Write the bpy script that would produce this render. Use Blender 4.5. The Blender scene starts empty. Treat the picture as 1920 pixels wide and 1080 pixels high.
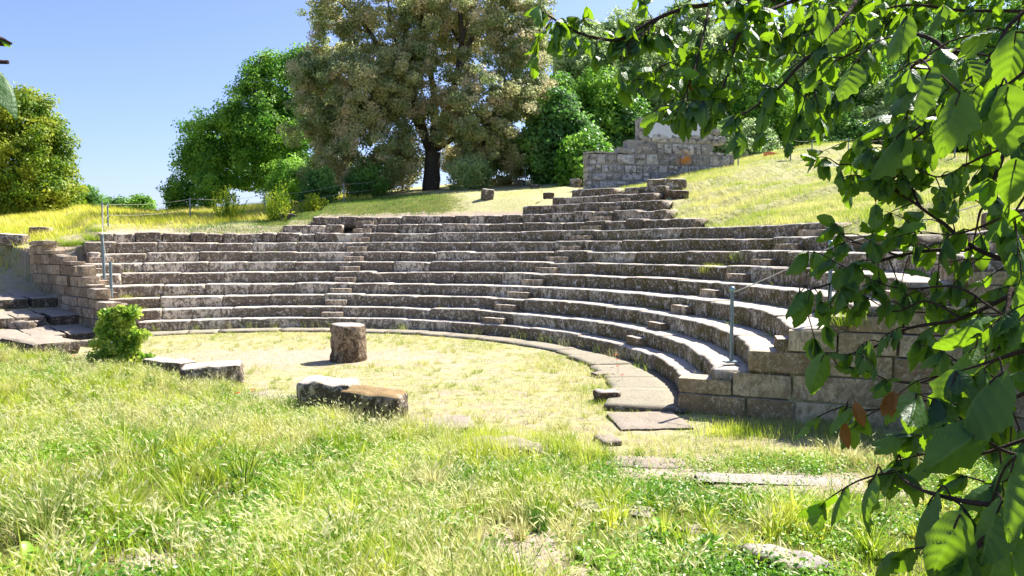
import bpy, math, random
import numpy as np
from mathutils import Vector, Matrix, Euler
R_ = math.radians
sc = bpy.context.scene
COL = sc.collection

# ---------------------------------------------------------------- camera
CAMH, FPX, HOR = 2.99, 1400.0, 465.2
PITCH = math.atan((540 - HOR) / FPX)
cam = bpy.data.cameras.new('camera'); camo = bpy.data.objects.new('camera', cam)
COL.objects.link(camo)
camo.location = (0, 0, CAMH)
camo.matrix_world = Matrix.Translation((0, 0, CAMH)) @ Matrix.Rotation(R_(90) - PITCH, 4, 'X') @ Matrix.Rotation(-0.003, 4, 'Z')
cam.sensor_width = 36; cam.lens = FPX / 1920 * 36
cam.clip_start = 0.05; cam.clip_end = 3000
sc.camera = camo

# ---------------------------------------------------------------- sky and sun
SUN_EL = R_(47); SUN_AZ = R_(50)      # azimuth clockwise from +Y
w = bpy.data.worlds.new("World"); sc.world = w; w.use_nodes = True
nt = w.node_tree
sky = nt.nodes.new('ShaderNodeTexSky'); sky.sky_type = 'NISHITA'; sky.sun_disc = False
sky.sun_elevation = SUN_EL; sky.sun_rotation = SUN_AZ
sky.altitude = 300; sky.air_density = 1.0; sky.dust_density = 1.4; sky.ozone_density = 1.6
bg = nt.nodes['Background']; tint = nt.nodes.new('ShaderNodeMix'); tint.data_type = 'RGBA'; tint.blend_type = 'MULTIPLY'; tint.inputs[0].default_value = 1
nt.links.new(sky.outputs[0], tint.inputs[6]); tint.inputs[7].default_value = (.76, .775, 1.02, 1)
nt.links.new(tint.outputs[2], bg.inputs[0]); bg.inputs[1].default_value = 0.085
sun = bpy.data.lights.new('sun', 'SUN'); sun.energy = 5.0; sun.angle = R_(0.53); sun.color = (1, .96, .88)
suno = bpy.data.objects.new('sun', sun); COL.objects.link(suno)
tosun = Vector((math.sin(SUN_AZ) * math.cos(SUN_EL), math.cos(SUN_AZ) * math.cos(SUN_EL), math.sin(SUN_EL)))
suno.rotation_euler = tosun.to_track_quat('Z', 'Y').to_euler()
suno.location = tosun * 80
vs = sc.view_settings; vs.view_transform = 'Standard'; vs.look = 'None'; vs.exposure = 1.45; vs.gamma = 1; vs.use_curve_mapping = False
sc.cycles.max_bounces = 8; sc.cycles.transparent_max_bounces = 8; sc.cycles.transmission_bounces = 6
sc.cycles.diffuse_bounces = 4; sc.cycles.sample_clamp_indirect = 10

# ---------------------------------------------------------------- helpers
def rng(s): return np.random.default_rng(s)

def _hash(ix, iy, iz, seed):
    h = (ix.astype(np.int64) * 374761393 + iy.astype(np.int64) * 668265263 + iz.astype(np.int64) * 2147483647 + seed * 1274126177) & 0xffffffff
    h = ((h ^ (h >> 13)) * 1274126177) & 0xffffffff
    return ((h ^ (h >> 16)) & 0xffff) / 32767.5 - 1.0

def vnoise(P, scale=1.0, seed=0):
    P = np.asarray(P, float) * scale
    i = np.floor(P).astype(np.int64); f = P - i; f = f * f * (3 - 2 * f)
    out = 0
    for dx in (0, 1):
        for dy in (0, 1):
            for dz in (0, 1):
                wgt = (f[..., 0] if dx else 1 - f[..., 0]) * (f[..., 1] if dy else 1 - f[..., 1]) * (f[..., 2] if dz else 1 - f[..., 2])
                out = out + wgt * _hash(i[..., 0] + dx, i[..., 1] + dy, i[..., 2] + dz, seed)
    return out

def fnoise(P, scale=1.0, seed=0, octv=3):
    a, t, s = 1.0, 0, 0
    for o in range(octv):
        t = t + a * vnoise(P, scale * 2 ** o, seed + o * 17); s += a; a *= .5
    return t / s

def n2(x, y, scale, seed=0, octv=3):
    x = np.asarray(x, float); y = np.asarray(y, float)
    return fnoise(np.stack([x, y, np.zeros_like(x)], -1), scale, seed, octv)

class MB:
    """collects vertices and polygons, builds one mesh object"""
    def __init__(s): s.v = []; s.f = []; s.n = 0
    def add(s, V, F):
        V = np.asarray(V, float).reshape(-1, 3); F = np.asarray(F, np.int64)
        s.v.append(V); s.f.append(F + s.n); s.n += len(V)
    def build(s, name, mat, parent=None, smooth=False, **tags):
        me = bpy.data.meshes.new(name)
        V = np.concatenate(s.v) if s.v else np.zeros((0, 3))
        if parent is not None: V = V - np.array(parent.location)
        me.vertices.add(len(V)); me.vertices.foreach_set('co', V.astype(np.float32).ravel())
        loops = np.concatenate([f.ravel() for f in s.f]); sizes = np.concatenate([np.full(len(f), f.shape[1]) for f in s.f])
        me.loops.add(len(loops)); me.loops.foreach_set('vertex_index', loops.astype(np.int32))
        me.polygons.add(len(sizes)); st = np.concatenate([[0], np.cumsum(sizes)[:-1]])
        me.polygons.foreach_set('loop_start', st.astype(np.int32))
        if smooth: me.polygons.foreach_set('use_smooth', np.ones(len(sizes), bool))
        me.update(calc_edges=True); me.validate()
        if mat: me.materials.append(mat)
        o = bpy.data.objects.new(name, me); COL.objects.link(o)
        if parent is not None: o.parent = parent
        for k, v in tags.items(): o[k] = v
        return o

def thing(name, label, cat, loc=(0, 0, 0), group=None):
    o = bpy.data.objects.new(name, None); COL.objects.link(o); o.location = loc
    o['label'] = label; o['category'] = cat
    if group: o['group'] = group
    return o

def tube(mb, pts, rad, n=8, wob=0.0, seed=0):
    pts = np.asarray(pts, float); m = len(pts); rad = np.broadcast_to(np.asarray(rad, float), (m,))
    T = np.gradient(pts, axis=0); T /= np.linalg.norm(T, axis=1)[:, None] + 1e-9
    ref = np.array([0.13, .21, .97]) if abs(T[0][2]) < .9 else np.array([1., 0.1, 0])
    U = np.cross(T, ref); U /= np.linalg.norm(U, axis=1)[:, None] + 1e-9
    W = np.cross(T, U)
    a = np.linspace(0, 2 * np.pi, n, endpoint=False)
    V = pts[:, None] + (U[:, None] * np.cos(a)[None, :, None] + W[:, None] * np.sin(a)[None, :, None]) * rad[:, None, None]
    if wob: V = V + (V - pts[:, None]) * (fnoise(V, 1.5 / max(rad.max(), .02), seed)[..., None] * wob)
    i = np.arange(m - 1)[:, None] * n; j = np.arange(n)[None]; k = (j + 1) % n
    F = np.stack([i + j, i + k, i + n + k, i + n + j], -1).reshape(-1, 4)
    mb.add(V, F)
    mb.add(V[0], [list(range(n))[::-1]]); mb.add(V[-1], [list(range(n))])

def smooth_path(P, n=6):
    P = np.asarray(P, float); out = []
    Q = np.vstack([2 * P[0] - P[1], P, 2 * P[-1] - P[-2]])
    for i in range(1, len(Q) - 2):
        for t in np.linspace(0, 1, n, endpoint=False):
            a, b, c, d = Q[i - 1], Q[i], Q[i + 1], Q[i + 2]
            out.append(.5 * (2 * b + (c - a) * t + (2 * a - 5 * b + 4 * c - d) * t * t + (3 * b - a - 3 * c + d) * t ** 3))
    out.append(P[-1]); return np.array(out)

def PX(px, py, D):
    """the point at forward distance D seen towards a picture direction"""
    u = (px - 960) / FPX; v = (540 - py) / FPX
    c, s = math.cos(-.003), math.sin(-.003)
    u, v = u * c - v * s, u * s + v * c
    dy = math.cos(PITCH) + v * math.sin(PITCH); dz = -math.sin(PITCH) + v * math.cos(PITCH)
    t = D / dy
    return np.array([u * t, D, CAMH + dz * t])

# ---------------------------------------------------------------- theatre measures and terrain
CX, CY = -7.85, 16.28
TR = [11.3, 11.78, 12.43, 13.15, 14.04, 14.88, 15.72, 16.53, 17.34, 18.14, 18.94, 19.74, 20.54, 21.34, 22.1]
TZ = [.42, .81, 1.22, 1.62, 2.05, 2.45, 2.86, 3.27, 3.69, 4.08, 4.49, 4.93, 5.30, 5.66]
WR0 = np.array([3.0, 13.45]); WRD = np.array([.9127, -.4087]); WRS = -.448      # right end wall
WL0 = np.array([-13.45, 24.75]); WLD = np.array([-.725, .689]); WLS = -.95       # left end wall

def tierline(r):
    return np.interp(r, [10.9] + TR[:14] + [40], [0.0] + TZ + [15])
def sstep(a, b, x):
    t = np.clip((x - a) / (b - a), 0, 1); return t * t * (3 - 2 * t)

def lushb(x, y):     # forward distance where the weedy bank ends, by direction
    pxx = 960 + FPX * x / np.maximum(y, .5)
    return np.interp(pxx, [-300, 100, 300, 500, 760, 950, 1200, 1600, 2300], [23, 20.5, 17.6, 14.8, 12.3, 11.3, 10.3, 10.6, 10.6])

def ground(x, y):
    x = np.asarray(x, float); y = np.asarray(y, float)
    r = np.hypot(x - CX, y - CY); th = np.degrees(np.arctan2(y - CY, x - CX))
    # hillside behind the seats
    tk = [-60, 15.6, 16.8, 36.4, 37.2, 42.4, 43.1, 44.6, 45.2, 46.6, 47.6, 60.2, 61.0, 61.9, 62.6, 65.1, 65.9, 94.6, 95.4, 98.3, 99.1, 121.9, 123.4, 124.4, 130, 180]
    ri = [7, 7, 8, 8, 9, 9, 10, 10, 11, 11, 13, 13, 12, 12, 11, 11, 10, 10, 9, 9, 8, 8, 6.8, 6.5, 5.2, 4.6]
    row = np.interp(th, tk, ri)
    rc = np.interp(row + 1.12, np.arange(15), TR); zc = np.interp(row, np.arange(14), TZ) - .03
    s1 = np.interp(th, [-60, 0, 30, 48, 60, 68, 80, 98, 115, 125, 180], [.22, .22, .2, .16, .1, .30, .32, .2, .15, .13, .12])
    s2 = np.interp(th, [-60, 0, 30, 50, 60, 80, 98, 115, 125, 180], [.165, .17, .17, .20, .17, .14, .12, .075, .09, .09])
    dr = r - rc
    hz = zc + s1 * np.minimum(dr, 3.5) + s2 * np.clip(dr - 3.5, 0, 18) + .4 * s2 * np.clip(dr - 21.5, 0, 40)
    hz = hz + n2(x, y, .35, 5) * .12 * sstep(0, 3, dr) + n2(x, y, 1.3, 9) * .03 * (dr > 0)
    tl = tierline(r) - .6
    back = np.where(dr > -0.1, hz, np.minimum(tl, hz - .5))
    # ground in front
    Yb = lushb(x, y)
    t = np.clip(1 - y / Yb, 0, 1.6)
    mound = 1.42 * t ** 1.15
    fr = mound + n2(x, y, .8, 3) * .05 * (1 - sstep(7, 10, r) * 0) * np.clip(t * 6, .25, 1) + n2(x, y, 3.0, 4) * .02 * np.clip(t * 6, .3, 1)
    sw = (x - WL0[0]) * WLD[0] + (y - WL0[1]) * WLD[1]
    ramp = np.clip((sw - 1.2) * .20, 0, 1.6) * sstep(17, 24, y) + .35 * np.clip(y - 31.5, 0, 6) * sstep(-18, -21, x)
    ramp = ramp + .3 * sstep(-12.5, -15, x) * sstep(24, 20.5, y) * sstep(14, 18, y)
    fr = fr + ramp
    fr = np.where((fr > 2.2) & (y > 30), np.minimum(fr, np.maximum(hz, 2.2)), fr)
    frontR = (x > 2.95) & (y < WR0[1] + .12 + WRS * (x - WR0[0]))
    frontL = (x < -13.3) & (y < WL0[1] + .12 + WLS * (x - WL0[0]))
    mid = (x >= -13.3) & (x <= 2.95) & ((r < 11.25) | (y < 16))
    front = frontR | frontL | mid
    z = np.where(front, fr, back)
    return z, front

def gz(x, y): return float(ground(np.array([x]), np.array([y]))[0][0])

def G(px, py, dmin=2.0, dmax=70):
    """where the line of sight meets the ground"""
    D = np.geomspace(dmin, dmax, 2500)
    a = PX(px, py, 1.0) - np.array([0, 0, CAMH])
    P = a[None] * D[:, None] + np.array([0, 0, CAMH])
    z, _ = ground(P[:, 0], P[:, 1])
    k = np.argmax(P[:, 2] <= z)
    return np.array([P[k, 0], P[k, 1], z[k]])

# ---------------------------------------------------------------- materials
class NT:
    def __init__(s, name):
        s.m = bpy.data.materials.new(name); s.m.use_nodes = True; s.t = s.m.node_tree
        s.t.nodes.clear(); s.out = s.t.nodes.new('ShaderNodeOutputMaterial')
        s.geo = s.t.nodes.new('ShaderNodeNewGeometry')
    def n(s, typ, **kw):
        x = s.t.nodes.new(typ)
        for k, v in kw.items(): setattr(x, k, v)
        return x
    def l(s, a, b): s.t.links.new(a, b)
    def put(s, sock, v):
        if hasattr(v, 'links'): s.l(v, sock)
        elif isinstance(v, (tuple, list)) and len(v) == 3 and len(sock.default_value) == 4: sock.default_value = (*v, 1)
        else: sock.default_value = v
    def noise(s, scale, detail=4, rough=.6, vec=None, dist=0):
        x = s.n('ShaderNodeTexNoise'); x.inputs['Scale'].default_value = scale; x.inputs['Detail'].default_value = detail
        x.inputs['Roughness'].default_value = rough; x.inputs['Distortion'].default_value = dist
        s.l(vec if vec else s.geo.outputs['Position'], x.inputs['Vector']); return x.outputs[0]
    def vor(s, scale, feature='F1', vec=None):
        x = s.n('ShaderNodeTexVoronoi', feature=feature); x.inputs['Scale'].default_value = scale
        s.l(vec if vec else s.geo.outputs['Position'], x.inputs['Vector']); return x.outputs[0]
    def ramp(s, fac, a, b, lo=0.0, hi=1.0):
        x = s.n('ShaderNodeMapRange'); x.clamp = True; s.put(x.inputs[0], fac)
        x.inputs[1].default_value = a; x.inputs[2].default_value = b; x.inputs[3].default_value = lo; x.inputs[4].default_value = hi
        return x.outputs[0]
    def mix(s, fac, a, b, mode='MIX'):
        x = s.n('ShaderNodeMix', data_type='RGBA', blend_type=mode)
        s.put(x.inputs[0], fac); s.put(x.inputs[6], a); s.put(x.inputs[7], b); return x.outputs[2]
    def math(s, op, a, b=0.0):
        x = s.n('ShaderNodeMath', operation=op); s.put(x.inputs[0], a); s.put(x.inputs[1], b); return x.outputs[0]
    def sep(s, v):
        x = s.n('ShaderNodeSeparateXYZ'); s.l(v, x.inputs[0]); return x.outputs
    def bump(s, h, strength=.5, dist=.02):
        x = s.n('ShaderNodeBump'); x.inputs['Strength'].default_value = strength; x.inputs['Distance'].default_value = dist
        s.l(h, x.inputs['Height']); return x.outputs[0]
    def principled(s, col, rough=.9, spec=.2, nrm=None, metal=0):
        x = s.n('ShaderNodeBsdfPrincipled'); s.put(x.inputs['Base Color'], col); s.put(x.inputs['Roughness'], rough)
        x.inputs['Specular IOR Level'].default_value = spec; x.inputs['Metallic'].default_value = metal
        if nrm is not None: s.l(nrm, x.inputs['Normal'])
        return x.outputs[0]
    def end(s, sh): s.l(sh, s.out.inputs[0]); return s.m

def stone_mat(name, base=(.40, .34, .28), dark=(.055, .045, .032), pale=(.62, .56, .49), moss=0.0, darkamt=1.0, tread=(.60, .54, .47)):
    m = NT(name)
    isl = m.geo.outputs['Random Per Island']
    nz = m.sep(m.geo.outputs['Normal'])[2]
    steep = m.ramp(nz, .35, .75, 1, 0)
    c = m.mix(m.noise(2.7, 6, .7), tuple(x * .55 for x in base), tuple(min(1, x * 1.45) for x in base))
    c = m.mix(m.ramp(isl, .2, 1, 0, .6), c, (base[0] * .62, base[1] * .5, base[2] * .38), 'MIX')
    x = m.n('ShaderNodeMapping'); x.inputs['Scale'].default_value = (1, 1, .6); m.l(m.geo.outputs['Position'], x.inputs['Vector'])
    wide = m.noise(.9, 3, .6)                      # some stretches are blacker, some nearly clean
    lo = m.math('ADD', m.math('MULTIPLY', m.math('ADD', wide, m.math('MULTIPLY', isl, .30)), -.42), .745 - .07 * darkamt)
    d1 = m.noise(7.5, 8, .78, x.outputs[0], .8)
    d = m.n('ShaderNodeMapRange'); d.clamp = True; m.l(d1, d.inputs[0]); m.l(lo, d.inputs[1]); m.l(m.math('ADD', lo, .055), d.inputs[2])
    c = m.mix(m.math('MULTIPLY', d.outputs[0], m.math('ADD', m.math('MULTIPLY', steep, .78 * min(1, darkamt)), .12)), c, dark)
    if moss > 0:
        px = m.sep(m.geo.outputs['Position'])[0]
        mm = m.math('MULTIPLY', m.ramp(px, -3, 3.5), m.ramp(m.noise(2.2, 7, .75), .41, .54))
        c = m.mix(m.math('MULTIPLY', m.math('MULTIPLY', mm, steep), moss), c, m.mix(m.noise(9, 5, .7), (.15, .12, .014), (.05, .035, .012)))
    # pale lichen crusts, large and small
    p = m.ramp(m.noise(4.6, 7, .8, None, .8), .575, .62); c = m.mix(m.math('MULTIPLY', p, .8), c, pale)
    p = m.ramp(m.noise(13, 6, .8, None, .5), .565, .61); c = m.mix(m.math('MULTIPLY', p, .75), c, pale)
    k = m.ramp(m.noise(30, 4, .8), .60, .66); c = m.mix(m.math('MULTIPLY', k, .8), c, dark)
    # upward faces take the tread colour
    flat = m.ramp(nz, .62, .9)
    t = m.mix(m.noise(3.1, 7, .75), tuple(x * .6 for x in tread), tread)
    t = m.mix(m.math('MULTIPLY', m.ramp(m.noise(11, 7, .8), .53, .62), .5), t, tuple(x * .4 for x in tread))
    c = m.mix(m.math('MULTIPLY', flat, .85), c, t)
    h = m.math('ADD', m.noise(9, 9, .75), m.math('MULTIPLY', m.noise(45, 5, .75), .35))
    return m.end(m.principled(c, .95, .15, m.bump(h, 1.0, .05)))

M = {}
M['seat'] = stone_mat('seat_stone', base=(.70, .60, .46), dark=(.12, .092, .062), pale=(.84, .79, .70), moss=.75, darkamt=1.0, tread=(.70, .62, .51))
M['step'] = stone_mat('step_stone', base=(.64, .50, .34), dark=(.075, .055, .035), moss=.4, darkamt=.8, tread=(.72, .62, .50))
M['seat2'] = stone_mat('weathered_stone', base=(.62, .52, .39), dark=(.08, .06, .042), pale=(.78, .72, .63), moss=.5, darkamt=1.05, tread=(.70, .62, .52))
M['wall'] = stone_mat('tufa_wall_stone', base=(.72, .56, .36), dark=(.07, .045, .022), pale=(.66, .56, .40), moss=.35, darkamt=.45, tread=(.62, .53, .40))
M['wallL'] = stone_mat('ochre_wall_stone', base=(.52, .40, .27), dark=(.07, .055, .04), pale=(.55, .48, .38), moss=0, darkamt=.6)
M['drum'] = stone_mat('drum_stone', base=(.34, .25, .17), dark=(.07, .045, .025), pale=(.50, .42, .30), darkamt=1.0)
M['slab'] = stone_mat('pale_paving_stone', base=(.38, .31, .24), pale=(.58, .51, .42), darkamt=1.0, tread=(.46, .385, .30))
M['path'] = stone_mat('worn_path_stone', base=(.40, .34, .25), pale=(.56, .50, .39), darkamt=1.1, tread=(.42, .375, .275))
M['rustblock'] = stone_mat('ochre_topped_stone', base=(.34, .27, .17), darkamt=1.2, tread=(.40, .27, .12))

def monument_mat():
    m = NT('grey_rubble_stone')
    isl = m.geo.outputs['Random Per Island']
    c = m.mix(isl, (.27, .24, .21), (.58, .53, .47))
    c = m.mix(m.ramp(m.noise(4, 6, .7), .45, .62), c, (.13, .125, .12))
    c = m.mix(m.math('MULTIPLY', m.ramp(m.noise(6, 5, .7, None, .5), .55, .62), .7), c, (.62, .60, .60))
    g = m.n('ShaderNodeVectorMath', operation='DISTANCE'); m.l(m.geo.outputs['Position'], g.inputs[0]); g.inputs[1].default_value = MON_ORANGE
    o = m.math('MULTIPLY', m.ramp(g.outputs['Value'], .25, .62, 1, 0), m.ramp(m.noise(3.2, 4), .44, .5))
    c = m.mix(o, c, (.55, .20, .03))
    return m.end(m.principled(c, .95, .15, m.bump(m.noise(12, 6, .7), .7, .04)))

def earth_mat():
    m = NT('earth_and_turf')
    a = m.n('ShaderNodeAttribute', attribute_name='green'); g = a.outputs['Fac']
    b = m.n('ShaderNodeAttribute', attribute_name='bare'); br = b.outputs['Fac']
    dirt = m.mix(m.noise(3.3, 8, .75), (.27, .195, .13), (.60, .50, .39))
    dirt = m.mix(m.ramp(m.vor(22), .10, .2, .7, 0), dirt, (.56, .50, .43))
    dirt = m.mix(m.ramp(m.noise(26, 5, .7), .55, .66), dirt, (.24, .18, .10))
    straw = m.mix(m.noise(7, 6, .75), (.27, .26, .09), (.58, .54, .31))
    grn = m.mix(m.noise(6, 8, .8), (.055, .065, .015), (.24, .24, .07))
    k = m.ramp(m.math('ADD', g, m.math('MULTIPLY', m.math('SUBTRACT', m.noise(3.4, 7, .75), .5), 1.6)), .3, .62)
    c = m.mix(k, straw, grn)
    k2 = m.ramp(m.math('ADD', br, m.math('MULTIPLY', m.math('SUBTRACT', m.noise(1.6, 7, .75), .5), 1.4)), .35, .6)
    c = m.mix(k2, c, dirt)
    h = m.math('ADD', m.noise(6, 6, .7), m.math('MULTIPLY', m.noise(60, 3, .7), .5))
    return m.end(m.principled(c, 1, .05, m.bump(h, .8, .06)))

def leaf_mat(name, cols, trans=.45, rough=.5, spec=.35, tcol=None, nscale=.8, tmul=1.0, bumpy=0):
    """cols: list of 2-3 natural hues mixed leaf by leaf and branch by branch"""
    m = NT(name)
    isl = m.geo.outputs['Random Per Island']
    c = m.mix(m.ramp(isl, .15, .85), cols[0], cols[1])
    if len(cols) > 2: c = m.mix(m.ramp(m.noise(nscale, 3), .44, .60), c, cols[2])
    if len(cols) > 3: c = m.mix(m.ramp(m.noise(nscale * 1.9, 3, .5, None, .5), .52, .64), c, cols[3])
    if bumpy:
        vf = m.n('ShaderNodeAttribute', attribute_name='vein').outputs['Fac']
        c = m.mix(m.math('MULTIPLY', vf, .55), c, (.16, .26, .07))
        c = m.mix(m.math('MULTIPLY', m.ramp(m.noise(120, 3, .6), .66, .72), .6), c, (.20, .13, .04))
        c = m.mix(m.ramp(m.noise(6, 3, .6), .45, .62, 0, .55), c, (.04, .10, .03))
    nrm = m.bump(m.math('ADD', m.noise(bumpy, 4), m.math('MULTIPLY', vf, -.8)), .7, .005) if bumpy else None
    b = m.principled(c, rough, spec, nrm)
    t = m.n('ShaderNodeBsdfTranslucent')
    m.l(m.mix(.85, c, tcol if tcol else cols[-1]) if tcol else c, t.inputs[0])
    x = m.n('ShaderNodeMixShader'); x.inputs[0].default_value = trans
    m.l(b, x.inputs[1]); m.l(t.outputs[0], x.inputs[2])
    return m.end(x.outputs[0])

def plain(name, col, rough=.6, spec=.3, metal=0, var=.25, scale=20):
    m = NT(name)
    c = m.mix(m.noise(scale, 4), tuple(x * (1 - var) for x in col), tuple(min(1, x * (1 + var)) for x in col))
    return m.end(m.principled(c, rough, spec, m.bump(m.noise(scale * 2, 4), .2, .01), metal))

def bark_mat(name, a, b):
    m = NT(name)
    x = m.n('ShaderNodeMapping'); x.inputs['Scale'].default_value = (1, 1, .25); m.l(m.geo.outputs['Position'], x.inputs['Vector'])
    n = m.noise(9, 6, .7, x.outputs[0])
    return m.end(m.principled(m.mix(n, a, b), .95, .1, m.bump(n, .9, .05)))

M['bark'] = bark_mat('dark_bark', (.035, .028, .022), (.13, .11, .09))
M['twig'] = bark_mat('twig_bark', (.02, .012, .01), (.10, .065, .05))
M['metal'] = plain('grey_painted_steel', (.16, .21, .23), .45, .5, .3)
M['ball'] = plain('glossy_blue_grey_ball', (.20, .32, .36), .25, .6, .2)
M['rope'] = plain('pale_rope', (.50, .46, .38), .9, .1, 0, .3, 80)
M['wood'] = plain('weathered_post_wood', (.22, .19, .16), .9, .1, 0, .4, 30)
M['mortar'] = plain('dark_earth_mortar', (.07, .055, .04), 1, .05, 0, .4, 12)
M['marble'] = plain('white_marble', (.60, .61, .66), .5, .4, 0, .10, 3)
M['engrave'] = plain('worn_engraving', (.36, .37, .42), .8, .2, 0, .3, 9)
M['herb'] = leaf_mat('herb_leaves', [(.07, .20, .010), (.17, .38, .02), (.30, .50, .04)], .4, .4, .4, nscale=1.0)
M['poppy'] = leaf_mat('poppy_petal', [(.62, .03, .01), (.75, .07, .02)], .4)
M['orange'] = plain('orange_plastic_mesh', (.75, .16, .04), .6, .3)

# ---------------------------------------------------------------- ground sheet
def build_ground():
    rad = np.concatenate([np.linspace(.0, 1.2, 5)[:-1], np.geomspace(1.2, 60, 640), np.geomspace(62, 900, 40)])
    a1 = np.radians(np.linspace(-50, 50, 640)); a2 = np.radians(np.linspace(50, 310, 140))[1:-1]
    ang = np.concatenate([a1, a2]); na = len(ang)
    A, Rr = np.meshgrid(ang, rad)
    X = Rr * np.sin(A); Y = Rr * np.cos(A)
    Z, front = ground(X.ravel(), Y.ravel()); Z = Z.reshape(X.shape); front = front.reshape(X.shape)
    far = sstep(70, 300, Rr); Z = Z * (1 - far) + far * 2.0
    V = np.stack([X, Y, Z], -1)
    nr = len(rad); i = np.arange(nr - 1)[:, None] * na; j = np.arange(na)[None]; k = (j + 1) % na
    F = np.stack([i + j, i + k, i + na + k, i + na + j], -1).reshape(-1, 4)
    mb = MB(); mb.add(V, F)
    o = mb.build('ground', earth_mat(), smooth=True, kind='structure')
    g, b = masks(X.ravel(), Y.ravel())
    for nm, dat in (('green', g), ('bare', b)):
        at = o.data.attributes.new(nm, 'FLOAT', 'POINT'); at.data.foreach_set('value', dat.astype(np.float32))
    return o

def masks(x, y):
    r = np.hypot(x - CX, y - CY); th = np.degrees(np.arctan2(y - CY, x - CX))
    z, front = ground(x, y)
    Yb = lushb(x, y); lush = sstep(0.3, -1.2, y - Yb) * front
    orch = front * (r < 11.3)
    green = np.where(front, lush * .85 + (1 - lush) * .34, .35)
    # turf: green under the oak, yellow on the right hill, bright on the left field
    d_oak = np.hypot((x + 9.5) / 6.5, (y - 38) / 8.5)
    green = np.where(~front & (d_oak < 1.15), .35 + .55 * sstep(1.15, .8, d_oak), green)
    green = np.where(~front & (d_oak >= 1.15) & (th < 100) & (th > 56), .12, green)
    green = np.where(~front & (th < 42), .42, green)
    green = np.where(~front & (th > 103) & (r > 20), .25, green)
    bare = np.where(front, (1 - lush) * .42, .15)
    e = np.hypot((x + 6.0) / 5.5, (y - 20.5) / 2.4)
    bare = np.where(front & (e < 1), .42 + .35 * (1 - e), bare)
    bare = np.where(~front & (r < 20.8) & (th > 58), .62, bare)
    for (px, py, rad_) in ((990, 1010, .5), (1440, 900, 1.1), (1340, 890, .8), (1240, 880, .8), (1020, 1050, .6), (300, 1050, .4), (1600, 905, .8)):
        p = G(px, py); bare = np.maximum(bare, .8 * np.exp(-((x - p[0]) ** 2 + (y - p[1]) ** 2) / rad_ ** 2))
    return green, bare

build_ground()

# ---------------------------------------------------------------- stonework
def rock(mb, c, dims, rot=(0, 0, 0), seed=0, rough=.05, n=7, rnd=.18, slant=0, fs=None):
    """squared stone with worn corners"""
    hx, hy, hz = [d / 2 for d in dims]
    V = []; F = []; base = 0
    fine = max(dims) / n
    for ax in range(3):
        for sgn in (-1, 1):
            u, v = [(1, 2), (2, 0), (0, 1)][ax]
            d = [hx, hy, hz]
            nu = max(3, int(2 * d[u] / fine)) + 1; nv = max(3, int(2 * d[v] / fine)) + 1
            U, W = np.meshgrid(np.linspace(-1, 1, nu), np.linspace(-1, 1, nv), indexing='ij')
            P = np.zeros((nu, nv, 3)); P[..., ax] = sgn; P[..., u] = U; P[..., v] = W
            P = P.reshape(-1, 3) * np.array(d)
            I = (np.arange(nu - 1)[:, None] * nv + np.arange(nv - 1)[None])
            q = np.stack([I, I + nv, I + nv + 1, I + 1], -1).reshape(-1, 4)
            if sgn < 0: q = q[:, ::-1]
            V.append(P); F.append(q + base); base += len(P)
    V = np.concatenate(V); F = np.concatenate(F)
    rr = rnd * min(hx, hy, hz)
    inner = np.array([hx, hy, hz]) - rr
    core = np.clip(V, -inner, inner); dd = V - core; L = np.linalg.norm(dd, axis=1)[:, None] + 1e-9
    V = core + dd / L * np.minimum(L, rr)
    off = rng(seed).uniform(-50, 50, 3)
    nr = V / (np.linalg.norm(V, axis=1)[:, None] + 1e-9)
    s = fs or 1.6 / max(min(dims), .15)
    V = V + nr * (fnoise(V + off, s, seed, 3) * rough * 1.2)[:, None]
    V[:, 2] += slant * V[:, 0]
    Rm = np.array(Euler(rot).to_matrix())
    mb.add(V @ Rm.T + np.array(c), F)

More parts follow.
